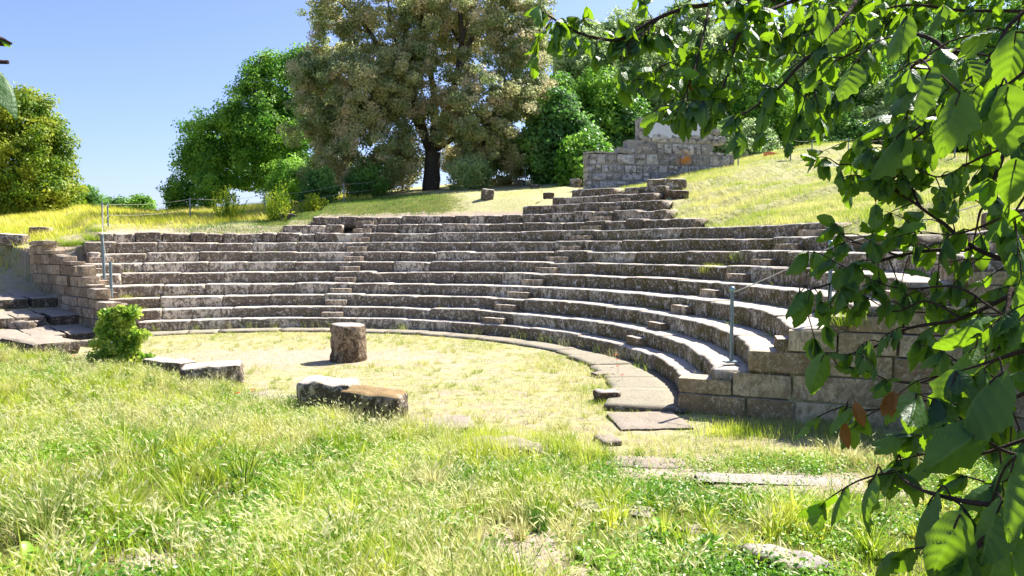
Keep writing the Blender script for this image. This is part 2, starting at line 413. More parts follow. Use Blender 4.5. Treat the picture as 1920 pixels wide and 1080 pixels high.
def seat_row(k, th0, th1, seed, parent, mat, rough=1.0, zoff=0, z1=None, depth=None, name='seat_row', label=None, blen=1.9, nose=0.0):
    r0 = TR[k]; dz = TZ[k] - (TZ[k - 1] if k else 0.0)
    depth = depth or (TR[k + 1] - TR[k] + .22)
    g = rng(seed); mb = MB(); t = th0; h = dz + .12
    prof = np.array([(0.015, -h), (0.0, -h * .6), (-.004, -h * .3), (0, -.07), (.010, -.028), (.038, -.004), (.10, .002), (.22, .003), (depth * .6, .002), (depth, 0), (depth, -h)])
    while t < th1 - .05:
        L = g.uniform(.72, 1.3) * blen; t2 = min(th1, t + math.degrees(L / r0))
        if th1 - t2 < 1.2: t2 = th1
        gap = math.degrees(g.uniform(.002, .006 + .024 * max(0, rough - 1.45)) / r0)
        dzb = g.normal(0, .007 * rough ** 1.6); drb = g.normal(0, .009 * rough ** 1.6); tilt = g.normal(0, .004 * rough)
        nu = max(5, int((t2 - t) * math.pi / 180 * r0 / .10)); T = np.linspace(t + gap, t2 - gap, nu)
        m = len(prof); Tm, _ = np.meshgrid(T, np.arange(m), indexing='ij')
        rr = r0 + prof[None, :, 0] + drb; zz = TZ[k] + zoff + prof[None, :, 1] + dzb + tilt * np.linspace(-1, 1, nu)[:, None]
        rr = np.broadcast_to(rr, Tm.shape).copy(); zz = np.broadcast_to(zz, Tm.shape).copy()
        # worn block ends and chipped nose
        e = np.minimum(np.abs(Tm - T[0]), np.abs(Tm - T[-1])) * math.pi / 180 * r0
        wear = np.exp(-(e / .035) ** 2) * (.002 + .016 * max(0, rough - 1.3) + .012 * g.random())
        P0 = np.stack([rr * np.cos(np.radians(Tm)), rr * np.sin(np.radians(Tm)), zz], -1)
        lo = fnoise(P0, 1.6, seed, 2); hi = fnoise(P0, 7, seed + 3, 3); chip = np.clip(fnoise(P0, 3.8, seed + 9, 3) - .22, 0, 1)
        front = np.array([.3, 1, 1, 1, 1, .9, .5, .2, .1, 0, 0]); top = np.array([0, 0, 0, .2, .6, 1, 1, 1, 1, .3, 0])
        rr += (lo * .016 + hi * .020) * front * rough + wear * front + chip * .07 * np.array([0, 0, .1, .7, 1, .8, .2, 0, 0, 0, 0]) * rough
        zz += (lo * .010 + hi * .007) * top * rough - wear * top - chip * .05 * np.array([0, 0, 0, .5, .9, 1, .4, 0, 0, 0, 0]) * rough
        V = np.stack([CX + rr * np.cos(np.radians(Tm)), CY + rr * np.sin(np.radians(Tm)), zz], -1)
        i = np.arange(nu - 1)[:, None] * m; j = np.arange(m)[None]; q = (j + 1) % m
        F = np.stack([i + j, i + q, i + m + q, i + m + j], -1).reshape(-1, 4)
        n0 = mb.n
        mb.add(V, F[:, ::-1]); mb.f.append(np.array([list(range(m))]) + n0); mb.f.append(np.array([list(range(m))[::-1]]) + n0 + (nu - 1) * m)
        t = t2
    o = mb.build(name, mat, parent)
    if label: o['label'] = label
    return o

theatre = thing('stone_theatre', 'curved bank of worn grey stone seat rows with radial stairways facing the grassy floor', 'theatre')

def wall_theta(k, P0, D, lo, hi):
    """angle where nose circle k meets an end wall line"""
    T = np.radians(np.linspace(lo, hi, 2000)); X = CX + TR[k] * np.cos(T); Y = CY + TR[k] * np.sin(T)
    n = np.array([-D[1], D[0]]); s = (X - P0[0]) * n[0] + (Y - P0[1]) * n[1]
    return math.degrees(T[np.argmin(np.abs(s))])

right = [wall_theta(k, WR0, WRD, -30, 0) for k in range(9)]
left = [wall_theta(k, WL0, WLD, 105, 132) for k in range(6)] + [124.0, 124.2, 122.2]
left = [min(l, m_) for l, m_ in zip(left, [118.3, 120.6, 122.9, 124.2, 125.0, 125.5, 124, 124.2, 122.2])]
for k in range(9):
    segs = [(right[k] + .15, left[k])]
    if k == 7: segs = [(.5, left[k]), (right[7] + .3, -6.0)]
    if k == 8: segs = [(16.5, left[k])]
    for s, (a, b) in enumerate(segs):
        if k == 8:
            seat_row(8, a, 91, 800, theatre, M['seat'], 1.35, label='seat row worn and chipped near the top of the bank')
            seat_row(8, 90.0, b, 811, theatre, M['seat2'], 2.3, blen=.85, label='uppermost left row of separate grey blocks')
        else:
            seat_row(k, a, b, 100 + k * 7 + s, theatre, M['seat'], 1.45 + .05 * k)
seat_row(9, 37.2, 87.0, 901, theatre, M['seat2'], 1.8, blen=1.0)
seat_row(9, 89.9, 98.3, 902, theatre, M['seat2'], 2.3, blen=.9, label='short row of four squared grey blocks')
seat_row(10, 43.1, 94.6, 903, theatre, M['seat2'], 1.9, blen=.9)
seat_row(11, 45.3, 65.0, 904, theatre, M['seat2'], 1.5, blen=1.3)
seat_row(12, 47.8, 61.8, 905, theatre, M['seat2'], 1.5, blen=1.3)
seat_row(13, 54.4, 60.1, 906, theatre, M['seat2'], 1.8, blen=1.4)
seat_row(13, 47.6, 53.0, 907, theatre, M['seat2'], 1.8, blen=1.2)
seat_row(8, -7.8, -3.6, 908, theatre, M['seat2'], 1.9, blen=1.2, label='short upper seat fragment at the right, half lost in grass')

def stair(tag_label, spec, seed):
    st = thing('stairway', tag_label, 'x'); del st['category']; st.parent = theatre
    g = rng(seed)
    for (k, t0, t1) in spec:                 # half-height step standing on row k against row k+1
        mb = MB(); r1 = TR[k + 1]; dep = .27; tm = (t0 + t1) / 2; wd = math.radians(t1 - t0) * r1
        rc = r1 - dep / 2 + .06; hz = (TZ[k + 1] - TZ[k]) * .52
        c = (CX + rc * math.cos(R_(tm)), CY + rc * math.sin(R_(tm)), TZ[k] + hz / 2 - .05 + g.normal(0, .008))
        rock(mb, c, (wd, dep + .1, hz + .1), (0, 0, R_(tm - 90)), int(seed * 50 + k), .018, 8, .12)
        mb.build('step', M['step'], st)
    return st
stair('narrow radial stairway left of centre', [(k, 82.4 + .75 * k * .5, 86.3 + .45 * k * .5) for k in range(0, 10)], 11)
stair('narrow radial stairway right of centre, running up to the topmost blocks', [(k, 49.2 + .14 * k, 53.5) for k in range(0, 13)], 12)
stair('short-stepped radial stairway on the mossy right side', [(k, 15.5, 18.8) for k in range(0, 8)], 13)
stair('half-height steps along the left end wall', [(k, left[k + 1] - 3.3, left[k + 1] - .1) for k in range(0, 6)], 14)
stair('half-height steps along the right end wall', [(k, right[k + 1] + .3, right[k + 1] + 3.0) for k in range(2, 7)], 15)
# wide half-height footing blocks beside the third stairway, as the rows change height there
for j, (k, a, b) in enumerate([(4, 19.5, 23.0), (2, 20.0, 24.5)]):
    pass

def wall_blocks(name, P0, D, L, zb, zt, thick, mat, seed, ch=.42, bl=1.15, label=None, parent=None, rough=.02, n0=7):
    """squared masonry in courses; zt(s) gives the stepped top, zb(s) the foot"""
    g = rng(seed); mb = MB(); nrm = np.array([D[1], -D[0]])
    if nrm @ (-P0) < 0: nrm = -nrm             # faces the camera side
    ang = math.atan2(D[1], D[0]); z = -.5; row = 0
    core = MB()
    while z < 4.6:
        hc = ch * g.uniform(.85, 1.15); s = -g.uniform(0, .6) if row % 2 else 0
        while s < L:
            bw = bl * g.uniform(.62, 1.35); a, b = max(s, 0), min(s + bw, L); s += bw
            if b - a < .12: continue
            m_ = (a + b) / 2; top = zt(m_)
            if z + hc < zb(m_) - .1 or z > top - .1: continue
            z1 = min(z + hc, top) if z + hc > top - .17 else z + hc
            prd = g.normal(0, .022)
            cc = P0 + D * m_ - nrm * (thick / 2 - prd)
            rock(mb, (cc[0], cc[1], (z + z1) / 2), (b - a - .014, thick, z1 - z - .012), (g.normal(0, .01), g.normal(0, .008), ang + g.normal(0, .012)), int(g.integers(1e6)), rough, n0, .2)
        z += hc; row += 1
    o = mb.build(name, mat, parent)
    if label: o['label'] = label
    return o

def top_right(s):
    x = 3.0 + .9127 * s
    return float(np.interp(x, [2.9, 3.38, 3.39, 3.72, 3.73, 4.15, 4.16, 4.45, 4.46, 4.85, 4.86, 5.55, 5.56, 5.95, 5.96, 6.7, 6.71, 7.4, 7.41, 8.4, 8.41, 12],
                           [.42, .42, .64, .64, .86, .86, .80, .80, 1.2, 1.2, 1.62, 1.62, 1.86, 1.86, 2.06, 2.06, 2.34, 2.34, 2.62, 2.62, 2.9, 3.1]))
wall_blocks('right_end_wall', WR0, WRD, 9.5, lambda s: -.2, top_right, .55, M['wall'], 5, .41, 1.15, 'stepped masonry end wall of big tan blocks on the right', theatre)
def top_left(s):
    return float(np.interp(s, [0, .5, .51, .95, .96, 1.5, 1.51, 2.1, 2.11, 2.9, 2.91, 3.9, 3.91, 4.9, 4.91, 5.8, 5.81, 7.1, 7.11, 8.5],
                           [.95, .95, 1.22, 1.22, 1.5, 1.5, 1.75, 1.75, 2.1, 2.1, 2.45, 2.45, 2.55, 2.55, 2.75, 2.75, 2.95, 2.95, 3.35, 3.35]))
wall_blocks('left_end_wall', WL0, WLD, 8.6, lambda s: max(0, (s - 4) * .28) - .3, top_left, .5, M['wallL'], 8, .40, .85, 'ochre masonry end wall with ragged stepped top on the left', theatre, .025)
# return of the left wall running back into the bank, closing the far end
E1 = WL0 + WLD * 8.5
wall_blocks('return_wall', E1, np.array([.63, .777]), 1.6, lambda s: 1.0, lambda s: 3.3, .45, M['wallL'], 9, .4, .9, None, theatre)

# kerb of pale paving at the foot of the lowest row
def kerb():
    g = rng(77); mb = MB(); t = -15.5
    while t < 119:
        L = g.uniform(.9, 2.2); t2 = t + math.degrees(L / 10.8)
        T = np.linspace(t + .03, t2 - .03, 8); inner = 10.35 + g.normal(0, .05) - .45 * sstep(35, -5, np.array(t))
        rr = np.array([inner + .01, inner, inner + .03, inner + .15, 10.9, 11.36, 11.36]); m = 7
        zz = np.array([-.2, .02, .075, .09, .09, .07, -.2])
        P = []
        for a in T:
            for r, z in zip(rr, zz): P.append((CX + r * math.cos(R_(a)), CY + r * math.sin(R_(a)), z))
        P = np.array(P); nz_ = fnoise(P, 2.5, 5) * .022 + fnoise(P, 9, 6) * .012 + g.normal(0, .006); P[:, 2] += nz_ * (P[:, 2] > 0); P[:, 0] += fnoise(P, 3, 8) * .05; P[:, 1] += fnoise(P, 5, 9) * .04
        I = np.arange(7)[:, None] * m + np.arange(m)[None]; J = np.arange(7)[:, None] * m + (np.arange(m)[None] + 1) % m
        F = np.stack([I, J, J + m, I + m], -1).reshape(-1, 4); n0 = mb.n
        mb.add(P, F[:, ::-1]); mb.f.append(np.array([list(range(m))]) + n0); mb.f.append(np.array([list(range(m))[::-1]]) + n0 + 7 * m); t = t2
    return mb.build('paving_kerb', M['path'], None, kind='structure')
kerb()

def loose(name, label, cat, px, py, dims, rotz=0, mat='seat2', seed=0, rough=.03, sink=.1, tilt=(0, 0), group=None, n=12, rnd=.25, D=None, slant=0, fs=None):
    p = G(px, py) if D is None else np.array([*PX(px, py, D)[:2], 0])
    if D is not None: p[2] = gz(p[0], p[1])
    mb = MB(); rock(mb, (p[0], p[1], p[2] + dims[2] / 2 - sink), dims, (tilt[0], tilt[1], R_(rotz)), seed, rough, n, rnd, slant, fs)
    o = mb.build(name, M[mat], None)
    # origin at the foot of the stone
    o.data.transform(Matrix.Translation((-p[0], -p[1], -p[2]))); o.location = p
    o['label'] = label; o['category'] = cat
    if group: o['group'] = group
    return o, p

# column drum
def drum():
    p = G(654, 676); g = rng(4); mb = MB(); n = 56; H = .98; r0 = .455
    prof = [(0.0, 0.02, 1), (.3, .018, 1), (.62, .01, 1), (.86, 0, 1), (.95, -.012, 1), (1.0, -.05, 1), (1.02, -.15, 1), (1.02, -.4, 1), (1.0, -.7, 1), (1.0, -1.1, 1)]
    A = np.linspace(0, 2 * np.pi, n, endpoint=False)
    zs = np.concatenate([np.full(4, H), [H - .01, H - .04, H - .1], np.linspace(H - .16, -.1, 16)])
    rs = np.concatenate([[.02, .15, .28, .38], [.43, .45, .457], np.linspace(.46, .475, 16)])
    P = np.array([[(r * math.cos(a), r * math.sin(a), z) for a in A] for r, z in zip(rs, zs)])
    Nn = fnoise(P + 7, 3, 3, 2)[..., None] * .02 + fnoise(P, 9, 6, 3)[..., None] * .05
    rad = P * np.array([1, 1, 0]) / (np.linalg.norm(P[..., :2], axis=-1)[..., None] + 1e-6)
    P = P + rad * Nn * np.array([1, 1, 0]); P[:5, :, 2] += fnoise(P[:5] + 3, 5, 1) * .02
    P[..., 2] -= .05 * P[..., 0]
    m = len(rs); i = np.arange(m - 1)[:, None] * n; j = np.arange(n)[None]; k = (j + 1) % n
    F = np.stack([i + j, i + n + j, i + n + k, i + k], -1).reshape(-1, 4)
    mb.add(P, F); mb.add(P[0], [list(range(n))])
    o = mb.build('column_stump', M['drum'], None); o.location = p
    o['label'] = 'short brown round column stump standing alone on the theatre floor'; o['category'] = 'column stump'
drum()
loose('stone_block', 'square dark block with grey top, behind the rust-topped block', 'stone block', 618, 772, (1.0, .62, .64), -8, 'seat2', 21, .075, .05, (.03, .02), n=22, rnd=.3, fs=3)
loose('stone_block', 'block with rust-brown top leaning in front of the square dark block', 'stone block', 702, 795, (1.08, .62, .64), -16, 'rustblock', 22, .08, .06, (.02, .06), n=22, rnd=.3, fs=3)
loose('stone_block', 'long grey block with white top between the ivy stump and the paired blocks', 'stone block', 400, 722, (1.25, .75, .54), 20, 'seat2', 23, .075, .06, (.02, -.03), n=22, rnd=.3, fs=3)
loose('stone_block', 'low stone half buried in weeds just right of the ivy stump', 'stone block', 318, 696, (1.5, .5, .37), -30, 'seat2', 24, .08, .08, n=20, rnd=.4, fs=3)
loose('rock', 'rough brown boulder at the inner edge of the paved kerb', 'rock', 1138, 752, (.48, .4, .30), 10, 'drum', 25, .06, .08, rnd=.5)
loose('rock', 'small flat pale stone behind the rough brown boulder', 'rock', 1132, 706, (.5, .34, .16), 20, 'slab', 26, .04, .06, rnd=.5)
for i, (px, py, dx, dy, dz, rz, sd, lab) in enumerate([
    (815, 800, 1.3, 1.0, .16, 10, 31, 'flat grey slab right of the paired dark blocks'),
    (500, 748, 1.8, .7, .12, -15, 32, 'long low slab between the white-topped block and the paired blocks'),
    (1215, 792, 1.25, 1.15, .10, 5, 33, 'big pale slab at the right end of the paved kerb'),
    (1140, 830, .34, .5, .18, 15, 34, 'small upright white stone left of the big pale slab'),
    (940, 856, 1.15, .5, .30, -12, 35, 'white slab surrounded by tall green grass in the middle'),
    (1210, 872, 1.1, .5, .10, -6, 36, 'sunken tan slab below the big pale slab'),
    (1440, 905, 1.7, .42, .10, -8, 37, 'long sunken brown slab in the right foreground weeds'),
    (1130, 955, 1.0, .30, .10, -22, 38, 'narrow pale slab crossing the foreground weeds'),
    (1480, 1072, .66, .34, .24, -8, 39, 'dark rough stone at the bottom edge near the big leaves'),
    (75, 655, 2.1, 1.3, .42, -35, 40, 'sloping lichen-grey outcrop in the left weeds'),
    (195, 648, 1.3, .8, .3, -10, 41, 'broken pale outcrop left of the ivy stump'),
    (235, 688, .6, .5, .3, 20, 42, 'small white stone at the foot of the ivy stump'),
    (25, 610, 1.6, .8, .25, 0, 43, 'flat pale step stone at the left edge'),
    (1310, 1000, .3, .2, .1, 20, 44, 'small bright white stone among broad-leaved weeds'),
    ]):
    loose('slab' if dz < .2 or i == 4 else 'rock', lab, 'stone slab' if dz < .2 or i == 4 else 'rock', px, py, (dx, dy, dz + .1), rz, 'slab' if i not in (6, 8) else 'drum', sd, .05 + .06 * (dz > .2), min(dz, .2) * .55 + .09, (.02 * (i % 3 - 1), .02 * (i % 2)), rnd=.5, n=20, fs=3.5)

# paving of the side passage on the left: broad steps climbing away
for i, (sw_, lab) in enumerate([(1.7, 'lowest'), (4.0, 'middle'), (6.4, 'highest')]):
    g = rng(300 + i); mb = MB(); nf = np.array([-.689, -.725])
    for a in range(5):
        for b in range(2):
            q = g.uniform(.8, 1.1); rock(mb, ((b - .5) * 1.16 + g.normal(0, .02), (a - 2) * .95 + g.normal(0, .05), -.12 + .05 * (b - .5) + g.normal(0, .012)), (1.12, .9, .34), (g.normal(0, .015), -.06 + g.normal(0, .012), 0), i * 20 + a * 3 + b, .03, 9, .25)
    c = WL0 + WLD * sw_ + nf * 2.45; z = max(0, (sw_ - 1.2) * .20) + .13
    o = mb.build('passage_step', M['slab'], None); o.location = (c[0], c[1], z); o.rotation_euler = (0, 0, math.atan2(WLD[1], WLD[0]))
    o['label'] = lab + ' broad paved step of the passage beside the left wall'; o['category'] = 'paved step'; o['group'] = 'passage steps'

# stones on the upper slope
for i, (px, py, d, rz, lab, mt) in enumerate([
    (78, 440, (1.0, .5, .42), 4, 'split dark block lying on the grass above the left wall', 'wallL'),
    (18, 482, (1.6, .6, .55), 2, 'long grey block at the left edge beyond the wall', 'seat2'),
    (386, 408, (.75, .35, .2), 0, 'flat bluish stone by the fence post, left field', 'seat2'),
    (438, 405, (.4, .3, .16), 0, 'tiny dark stone right of the flat bluish stone', 'drum'),
    (535, 414, (1.05, .6, .42), 10, 'tilted rounded boulder above the upper left row of blocks', 'seat2'),
    (914, 373, (.62, .55, .56), 12, 'upright pale cubic block alone on the dry slope', 'seat2'),
    (1029, 371, (.55, .4, .3), 0, 'small brown stone left of the topmost stair blocks', 'drum'),
    (947, 346, (1.0, .6, .62), 8, 'pale block beside the fence post under the oak', 'seat2'),
    (927, 347, (.5, .4, .5), 40, 'rounded stone leaning on the pale block under the oak', 'seat2'),
    (974, 348, (.7, .5, .42), -20, 'rounded stone right of the pale block under the oak', 'seat2'),
    (1003, 352, (.55, .4, .26), 10, 'low rubble stone right of the fence post under the oak', 'slab'),
    (1070, 338, (1.3, .7, .85), 15, 'leaning pale block at the left foot of the grey monument wall', 'seat2'),
    (1080, 350, (.6, .5, .5), -25, 'small rubble block in front of the leaning pale block', 'seat2'),
    (1268, 372, (1.0, .5, .4), -4, 'low block under the right end of the topmost stones', 'drum'),
    (1250, 357, (1.7, .5, .42), -4, 'long dark block ending the topmost stones at the right', 'seat')]):
    loose('stone_block', lab, 'stone block', px, py, d, rz, mt, 500 + i, .045, .06, (.04 * (i % 3 - 1), .06 * (i % 2)), rnd=.35, n=10)

# ---------------------------------------------------------------- grey monument wall with marble slab
MD = 40.5
mA = PX(1100, 340, MD); mB = PX(1378, 312, MD + 1.3)
MON_ORANGE = tuple(PX(1287, 296, MD + .6))
mdir = (mB - mA); mlen = float(np.hypot(mdir[0], mdir[1])); mdir = mdir[:2] / mlen
def monument():
    base = thing('monument_wall', 'grey rubble masonry wall with a white marble slab, standing on the upper slope', 'wall', (float(mA[0]), float(mA[1]), gz(mA[0], mA[1])))
    g = rng(33); mb = MB(); ang = math.atan2(mdir[1], mdir[0])
    px0, px1 = 1100, 1378
    def topz(s):
        px = px0 + (px1 - px0) * s / mlen
        py = np.interp(px, [1100, 1144, 1145, 1179, 1180, 1196, 1197, 1209, 1210, 1336, 1337, 1347, 1348, 1361, 1362, 1380],
                       [285, 285, 278, 276, 252, 252, 238, 238, 216, 220, 232, 238, 250, 252, 283, 285])
        return PX(px, float(py), MD + .6)[2]
    mat = monument_mat(); z = 5.6; row = 0
    sl0, sl1 = (1213 - px0) / (px1 - px0) * mlen, (1317 - px0) / (px1 - px0) * mlen
    zb0 = PX(1213, 259, MD + .5)[2]
    nrm = np.array([mdir[1], -mdir[0]])
    while z < 11:
        hc = g.uniform(.42, .72); s = -g.uniform(0, .5)
        while s < mlen:
            bw = g.uniform(.5, 1.35); a, b = max(s, 0), min(s + bw, mlen); s += bw
            if b - a < .1: continue
            m_ = (a + b) / 2; t = min(topz(a + .1), topz(b - .1))
            if z > t - .12: 
                continue
            if z + hc > zb0 + .1 and m_ > sl0 - .1 and m_ < sl1 + .1 and z + hc < 12: 
                if z > zb0 - .1: continue
            z1 = min(z + hc, t)
            if g.random() < .55 and z1 - z > .4 and b - a > .6:
                parts = [(a, (a + b) / 2 - .05, z, z + (z1 - z) * .5), (a, (a + b) / 2 - .05, z + (z1 - z) * .5, z1), ((a + b) / 2 - .05, b, z, z1)]
            else: parts = [(a, b, z, z1)]
            for (u, v, q0, q1) in parts:
                c = mA[:2] + mdir * (u + v) / 2 - nrm * (.45 + g.normal(0, .02))
                rock(mb, (c[0], c[1], (q0 + q1) / 2), (v - u - .04, .9, q1 - q0 - .035), (g.normal(0, .03), g.normal(0, .03), ang), int(g.integers(1e6)), .085, 8, .35)
        z += hc; row += 1
    mb.build('masonry', mat, base)
    # recessed core that shows as mortar between stones
    mc = MB()
    for s0, s1, zt in ((.1, mlen * .27, topz(.5) - .15), (mlen * .27, mlen * .38, topz(mlen * .33) - .3), (mlen * .38, mlen * .85, topz(mlen * .6) - .06), (mlen * .85, mlen - .1, topz(mlen * .97) - .1)):
        c = mA[:2] + mdir * (s0 + s1) / 2 - nrm * .47
        rock(mc, (c[0], c[1], (5.4 + zt) / 2), (s1 - s0, .78, zt - 5.4), (0, 0, ang), 1, .0, 4, .02)
    mc.build('mortar', plain('pale_mortar', (.30, .28, .26), 1, .05, 0, .4, 8), base)
    zt = PX(1265, 222, MD + .5)[2]; zb = zb0 + .02
    c = mA[:2] + mdir * (sl0 + sl1) / 2 - nrm * .22
    ms = MB(); rock(ms, (c[0], c[1], (zt + zb) / 2), (sl1 - sl0, .4, zt - zb), (0, 0, ang), 2, .004, 8, .03)
    slab = ms.build('marble_slab', M['marble'], base); slab['label'] = 'white marble slab with worn engraved lines'
    me = MB()                                   # worn, unreadable engraving: broken shallow strokes
    f = mA[:2] + mdir * (sl0 + sl1) / 2 + nrm * (-.022 + .004)
    for ln in range(4):
        zz = zt - .16 - ln * (zt - zb - .22) / 3.6; s = -(sl1 - sl0) / 2 + .25
        while s < (sl1 - sl0) / 2 - .25:
            wd = g.uniform(.03, .09)
            if g.random() < .62:
                p = f + mdir * s; hh = g.uniform(.04, .11)
                me.add([(p[0], p[1], zz), (p[0] + mdir[0] * wd * .35, p[1] + mdir[1] * wd * .35, zz), (p[0] + mdir[0] * wd * .35, p[1] + mdir[1] * wd * .35, zz + hh), (p[0], p[1], zz + hh)], [[0, 1, 2, 3]])
            s += wd + .05
    me.build('engraving', M['engrave'], slab)
    mt = MB()
    for s0 in (sl0 - .25, sl1 + .28):
        c = mA[:2] + mdir * s0 - nrm * .4
        rock(mt, (c[0], c[1], (zt + zb) / 2), (.5, .85, zt - zb + .1), (0, 0, ang), 60 + int(s0), .05, 8, .2)
    mt.build('side_stones', mat, base)
monument()
for i, (px, py, lab) in enumerate([(1392, 292, 'grey rail stone just right of the monument wall'), (1180, 262, 'dry stone cap on the stepped left shoulder of the monument wall')][:1]):
    loose('stone_block', lab, 'stone block', px, py, (1.0, .3, .3), 0, 'seat2', 700 + i, .03, .02)

# ---------------------------------------------------------------- posts and ropes
def rail_post(p, h, label, lean=(0, 0), ball=True, r=.034, name='rail_post', cat='post', mat='metal', group=None):
    t = thing(name, label, cat, tuple(p), group)
    p = np.array(p); top = p + np.array([lean[0], lean[1], h])
    mb = MB(); tube(mb, [p, p + (top - p) * .02, (p + top) / 2, top], [r, r, r, r], 14); mb.build('pole', M[mat], t, True)
    if ball:
        mb = MB(); u = np.linspace(0, np.pi, 12)
        P = np.stack([np.zeros(12), np.zeros(12), -np.cos(u)], -1) * r * 1.5 + top + np.array([0, 0, r * 1.3])
        tube(mb, P, np.maximum(np.sin(u), .02) * r * 1.5, 16); mb.build('ball', M['ball'], t, True)
        mb = MB(); rock(mb, p + np.array([0, 0, .012]), (.26, .2, .024), (0, 0, .2), 3, .002, 5, .1); mb.build('base_plate', M['metal'], t)
    return top

def rope_mesh(mb, a, b, sag=.05, r=.009, n=14):
    t = np.linspace(0, 1, n)[:, None]; a = np.array(a); b = np.array(b)
    P = a + (b - a) * t; P[:, 2] -= sag * 4 * (t * (1 - t))[:, 0]; tube(mb, P, r, 5)

pr = []
for (x, y, z, h, lab) in ((PX(1371, 686, 13.75)[0], 13.75, .86, 1.32, 'ball-topped steel post on the second step of the right end wall'),
                          (PX(1555, 600, 13.35)[0], 13.35, 1.66, 1.36, 'ball-topped steel post behind leaves, higher on the right end wall'),
                          (9.6, 13.1, 3.0, 1.2, 'ball-topped steel post at the right edge of the picture')):
    pr.append(rail_post((x, y, z), h, lab, group=None))
mb = MB(); up = np.array([0, 0, -.03])
rope_mesh(mb, pr[0] + up, pr[1] + up, .03, .010); rope_mesh(mb, pr[1] + up, pr[2] + up, .03, .010)
o = mb.build('guard_rope', M['rope']); o['label'] = 'pale rope strung between the steel posts on the right'; o['category'] = 'rope'
pl = []
for px, py, D, h, lab, ln in ((209, 558, 26.3, 1.28, 'short grey post on the left stair, nearest the ivy stump', (0, 0)),
                              (195.5, 523, 26.9, 1.58, 'taller thin grey post higher on the left stair', (-.02, 0))):
    p = PX(px, py, D); pl.append(rail_post(p, h, lab, ln, ball=False, r=.05))
mb = MB(); rope_mesh(mb, pl[0], pl[1], .3, .008); rope_mesh(mb, pl[1], PX(193, 384, 33), .1, .008)
o = mb.build('guard_rope', M['rope']); o['label'] = 'slack thin rope hanging between the two posts on the left stair'; o['category'] = 'rope'

fence = thing('rope_fence', 'low fence of thin grey posts and ropes along the foot of the trees', 'fence', tuple(G(497, 402)))
def fence_run(root, specs, wires, mat='metal', r=.036):
    tops = []; wm = MB()
    for (px, py, h) in specs:
        p = G(px, py, 14, 60); q = p + np.array([0, 0, h])
        mb = MB(); tube(mb, [p - [0, 0, .2], (p + q) / 2, q], r, 8); mb.build('fence_post', M[mat], root, True); tops.append((p, q))
    for i in range(len(tops) - 1):
        for f in wires: rope_mesh(wm, tops[i][0] * (1 - f) + tops[i][1] * f, tops[i + 1][0] * (1 - f) + tops[i + 1][1] * f, .12, .007)
    wm.build('wires', M['rope'], root)
fence_run(fence, [(193, 433, 1.3), (203, 427, 1.15), (357, 413, 1.18), (497, 402, 1.2), (645, 380, 1.1), (755, 358, 1.1), (873, 352, 1.15), (985, 349, 1.25), (1093, 338, 1.1)], (.93, .5))
fence2 = thing('rope_fence', 'distant post and rope fence along the hilltop right of the monument wall', 'fence', tuple(G(1482, 298)))
fence_run(fence2, [(1384, 312, 1.1), (1482, 302, 1.3), (1522, 300, 1.2), (1590, 298, 1.2), (1680, 296, 1.2), (1790, 296, 1.2), (1900, 294, 1.2)], (.93, .55))
p = G(1432, 296, 14, 60); mb = MB()
g_ = rng(5); xs = np.linspace(0, 1.5, 12); P = np.array([(x, .03 * math.sin(x * 9), z + .05 * math.sin(x * 5)) for z in (0, .28) for x in xs]); P[:, 2] += .05
I = np.arange(11)[:, None]; F = np.concatenate([I, I + 1, I + 13, I + 12], 1); mb.add(P, F); mb.add(P + [0, .05, 0], F[:, ::-1])
o = mb.build('barrier_netting', M['orange']); o.location = p; o['label'] = 'low orange netting on the hilltop beside the far fence'; o['category'] = 'netting'

# ---------------------------------------------------------------- trees
def quads_leaf(C, size, g, up=.3, aspect=.62, bend=.25, dirs=None, outw=None):
    """kite shaped leaves bent along the midrib: two quads sharing an edge -> 6 vertices"""
    n = len(C); N = g.normal(size=(n, 3)) * (1 if outw is None else .55); N[:, 2] += up * (2 if outw is None else .6)
    if outw is not None: N = N + outw
    N /= np.linalg.norm(N, axis=1)[:, None]
    T = g.normal(size=(n, 3)) if dirs is None else dirs + g.normal(size=(n, 3)) * .35
    T -= (T * N).sum(1)[:, None] * N; T /= np.linalg.norm(T, axis=1)[:, None] + 1e-9
    B = np.cross(N, T); s = (size * g.uniform(.65, 1.3, n))[:, None]
    tip = C + T * s; base = C - T * s * .6
    m = C + N * (-bend) * s * .3
    l1 = C + B * s * aspect * .8 + T * s * .15; r1 = C - B * s * aspect * .8 + T * s * .15
    V = np.stack([base, l1, tip, r1], 1) if bend == 0 else np.stack([base, l1, tip, m, r1], 1)
    k = np.arange(n)[:, None] * V.shape[1]
    if bend == 0: F = k + np.array([[0, 1, 2, 3]])
    else: F = np.concatenate([k + np.array([[0, 1, 2, 3]]), k + np.array([[0, 3, 2, 4]])])
    return V.reshape(-1, 3), F

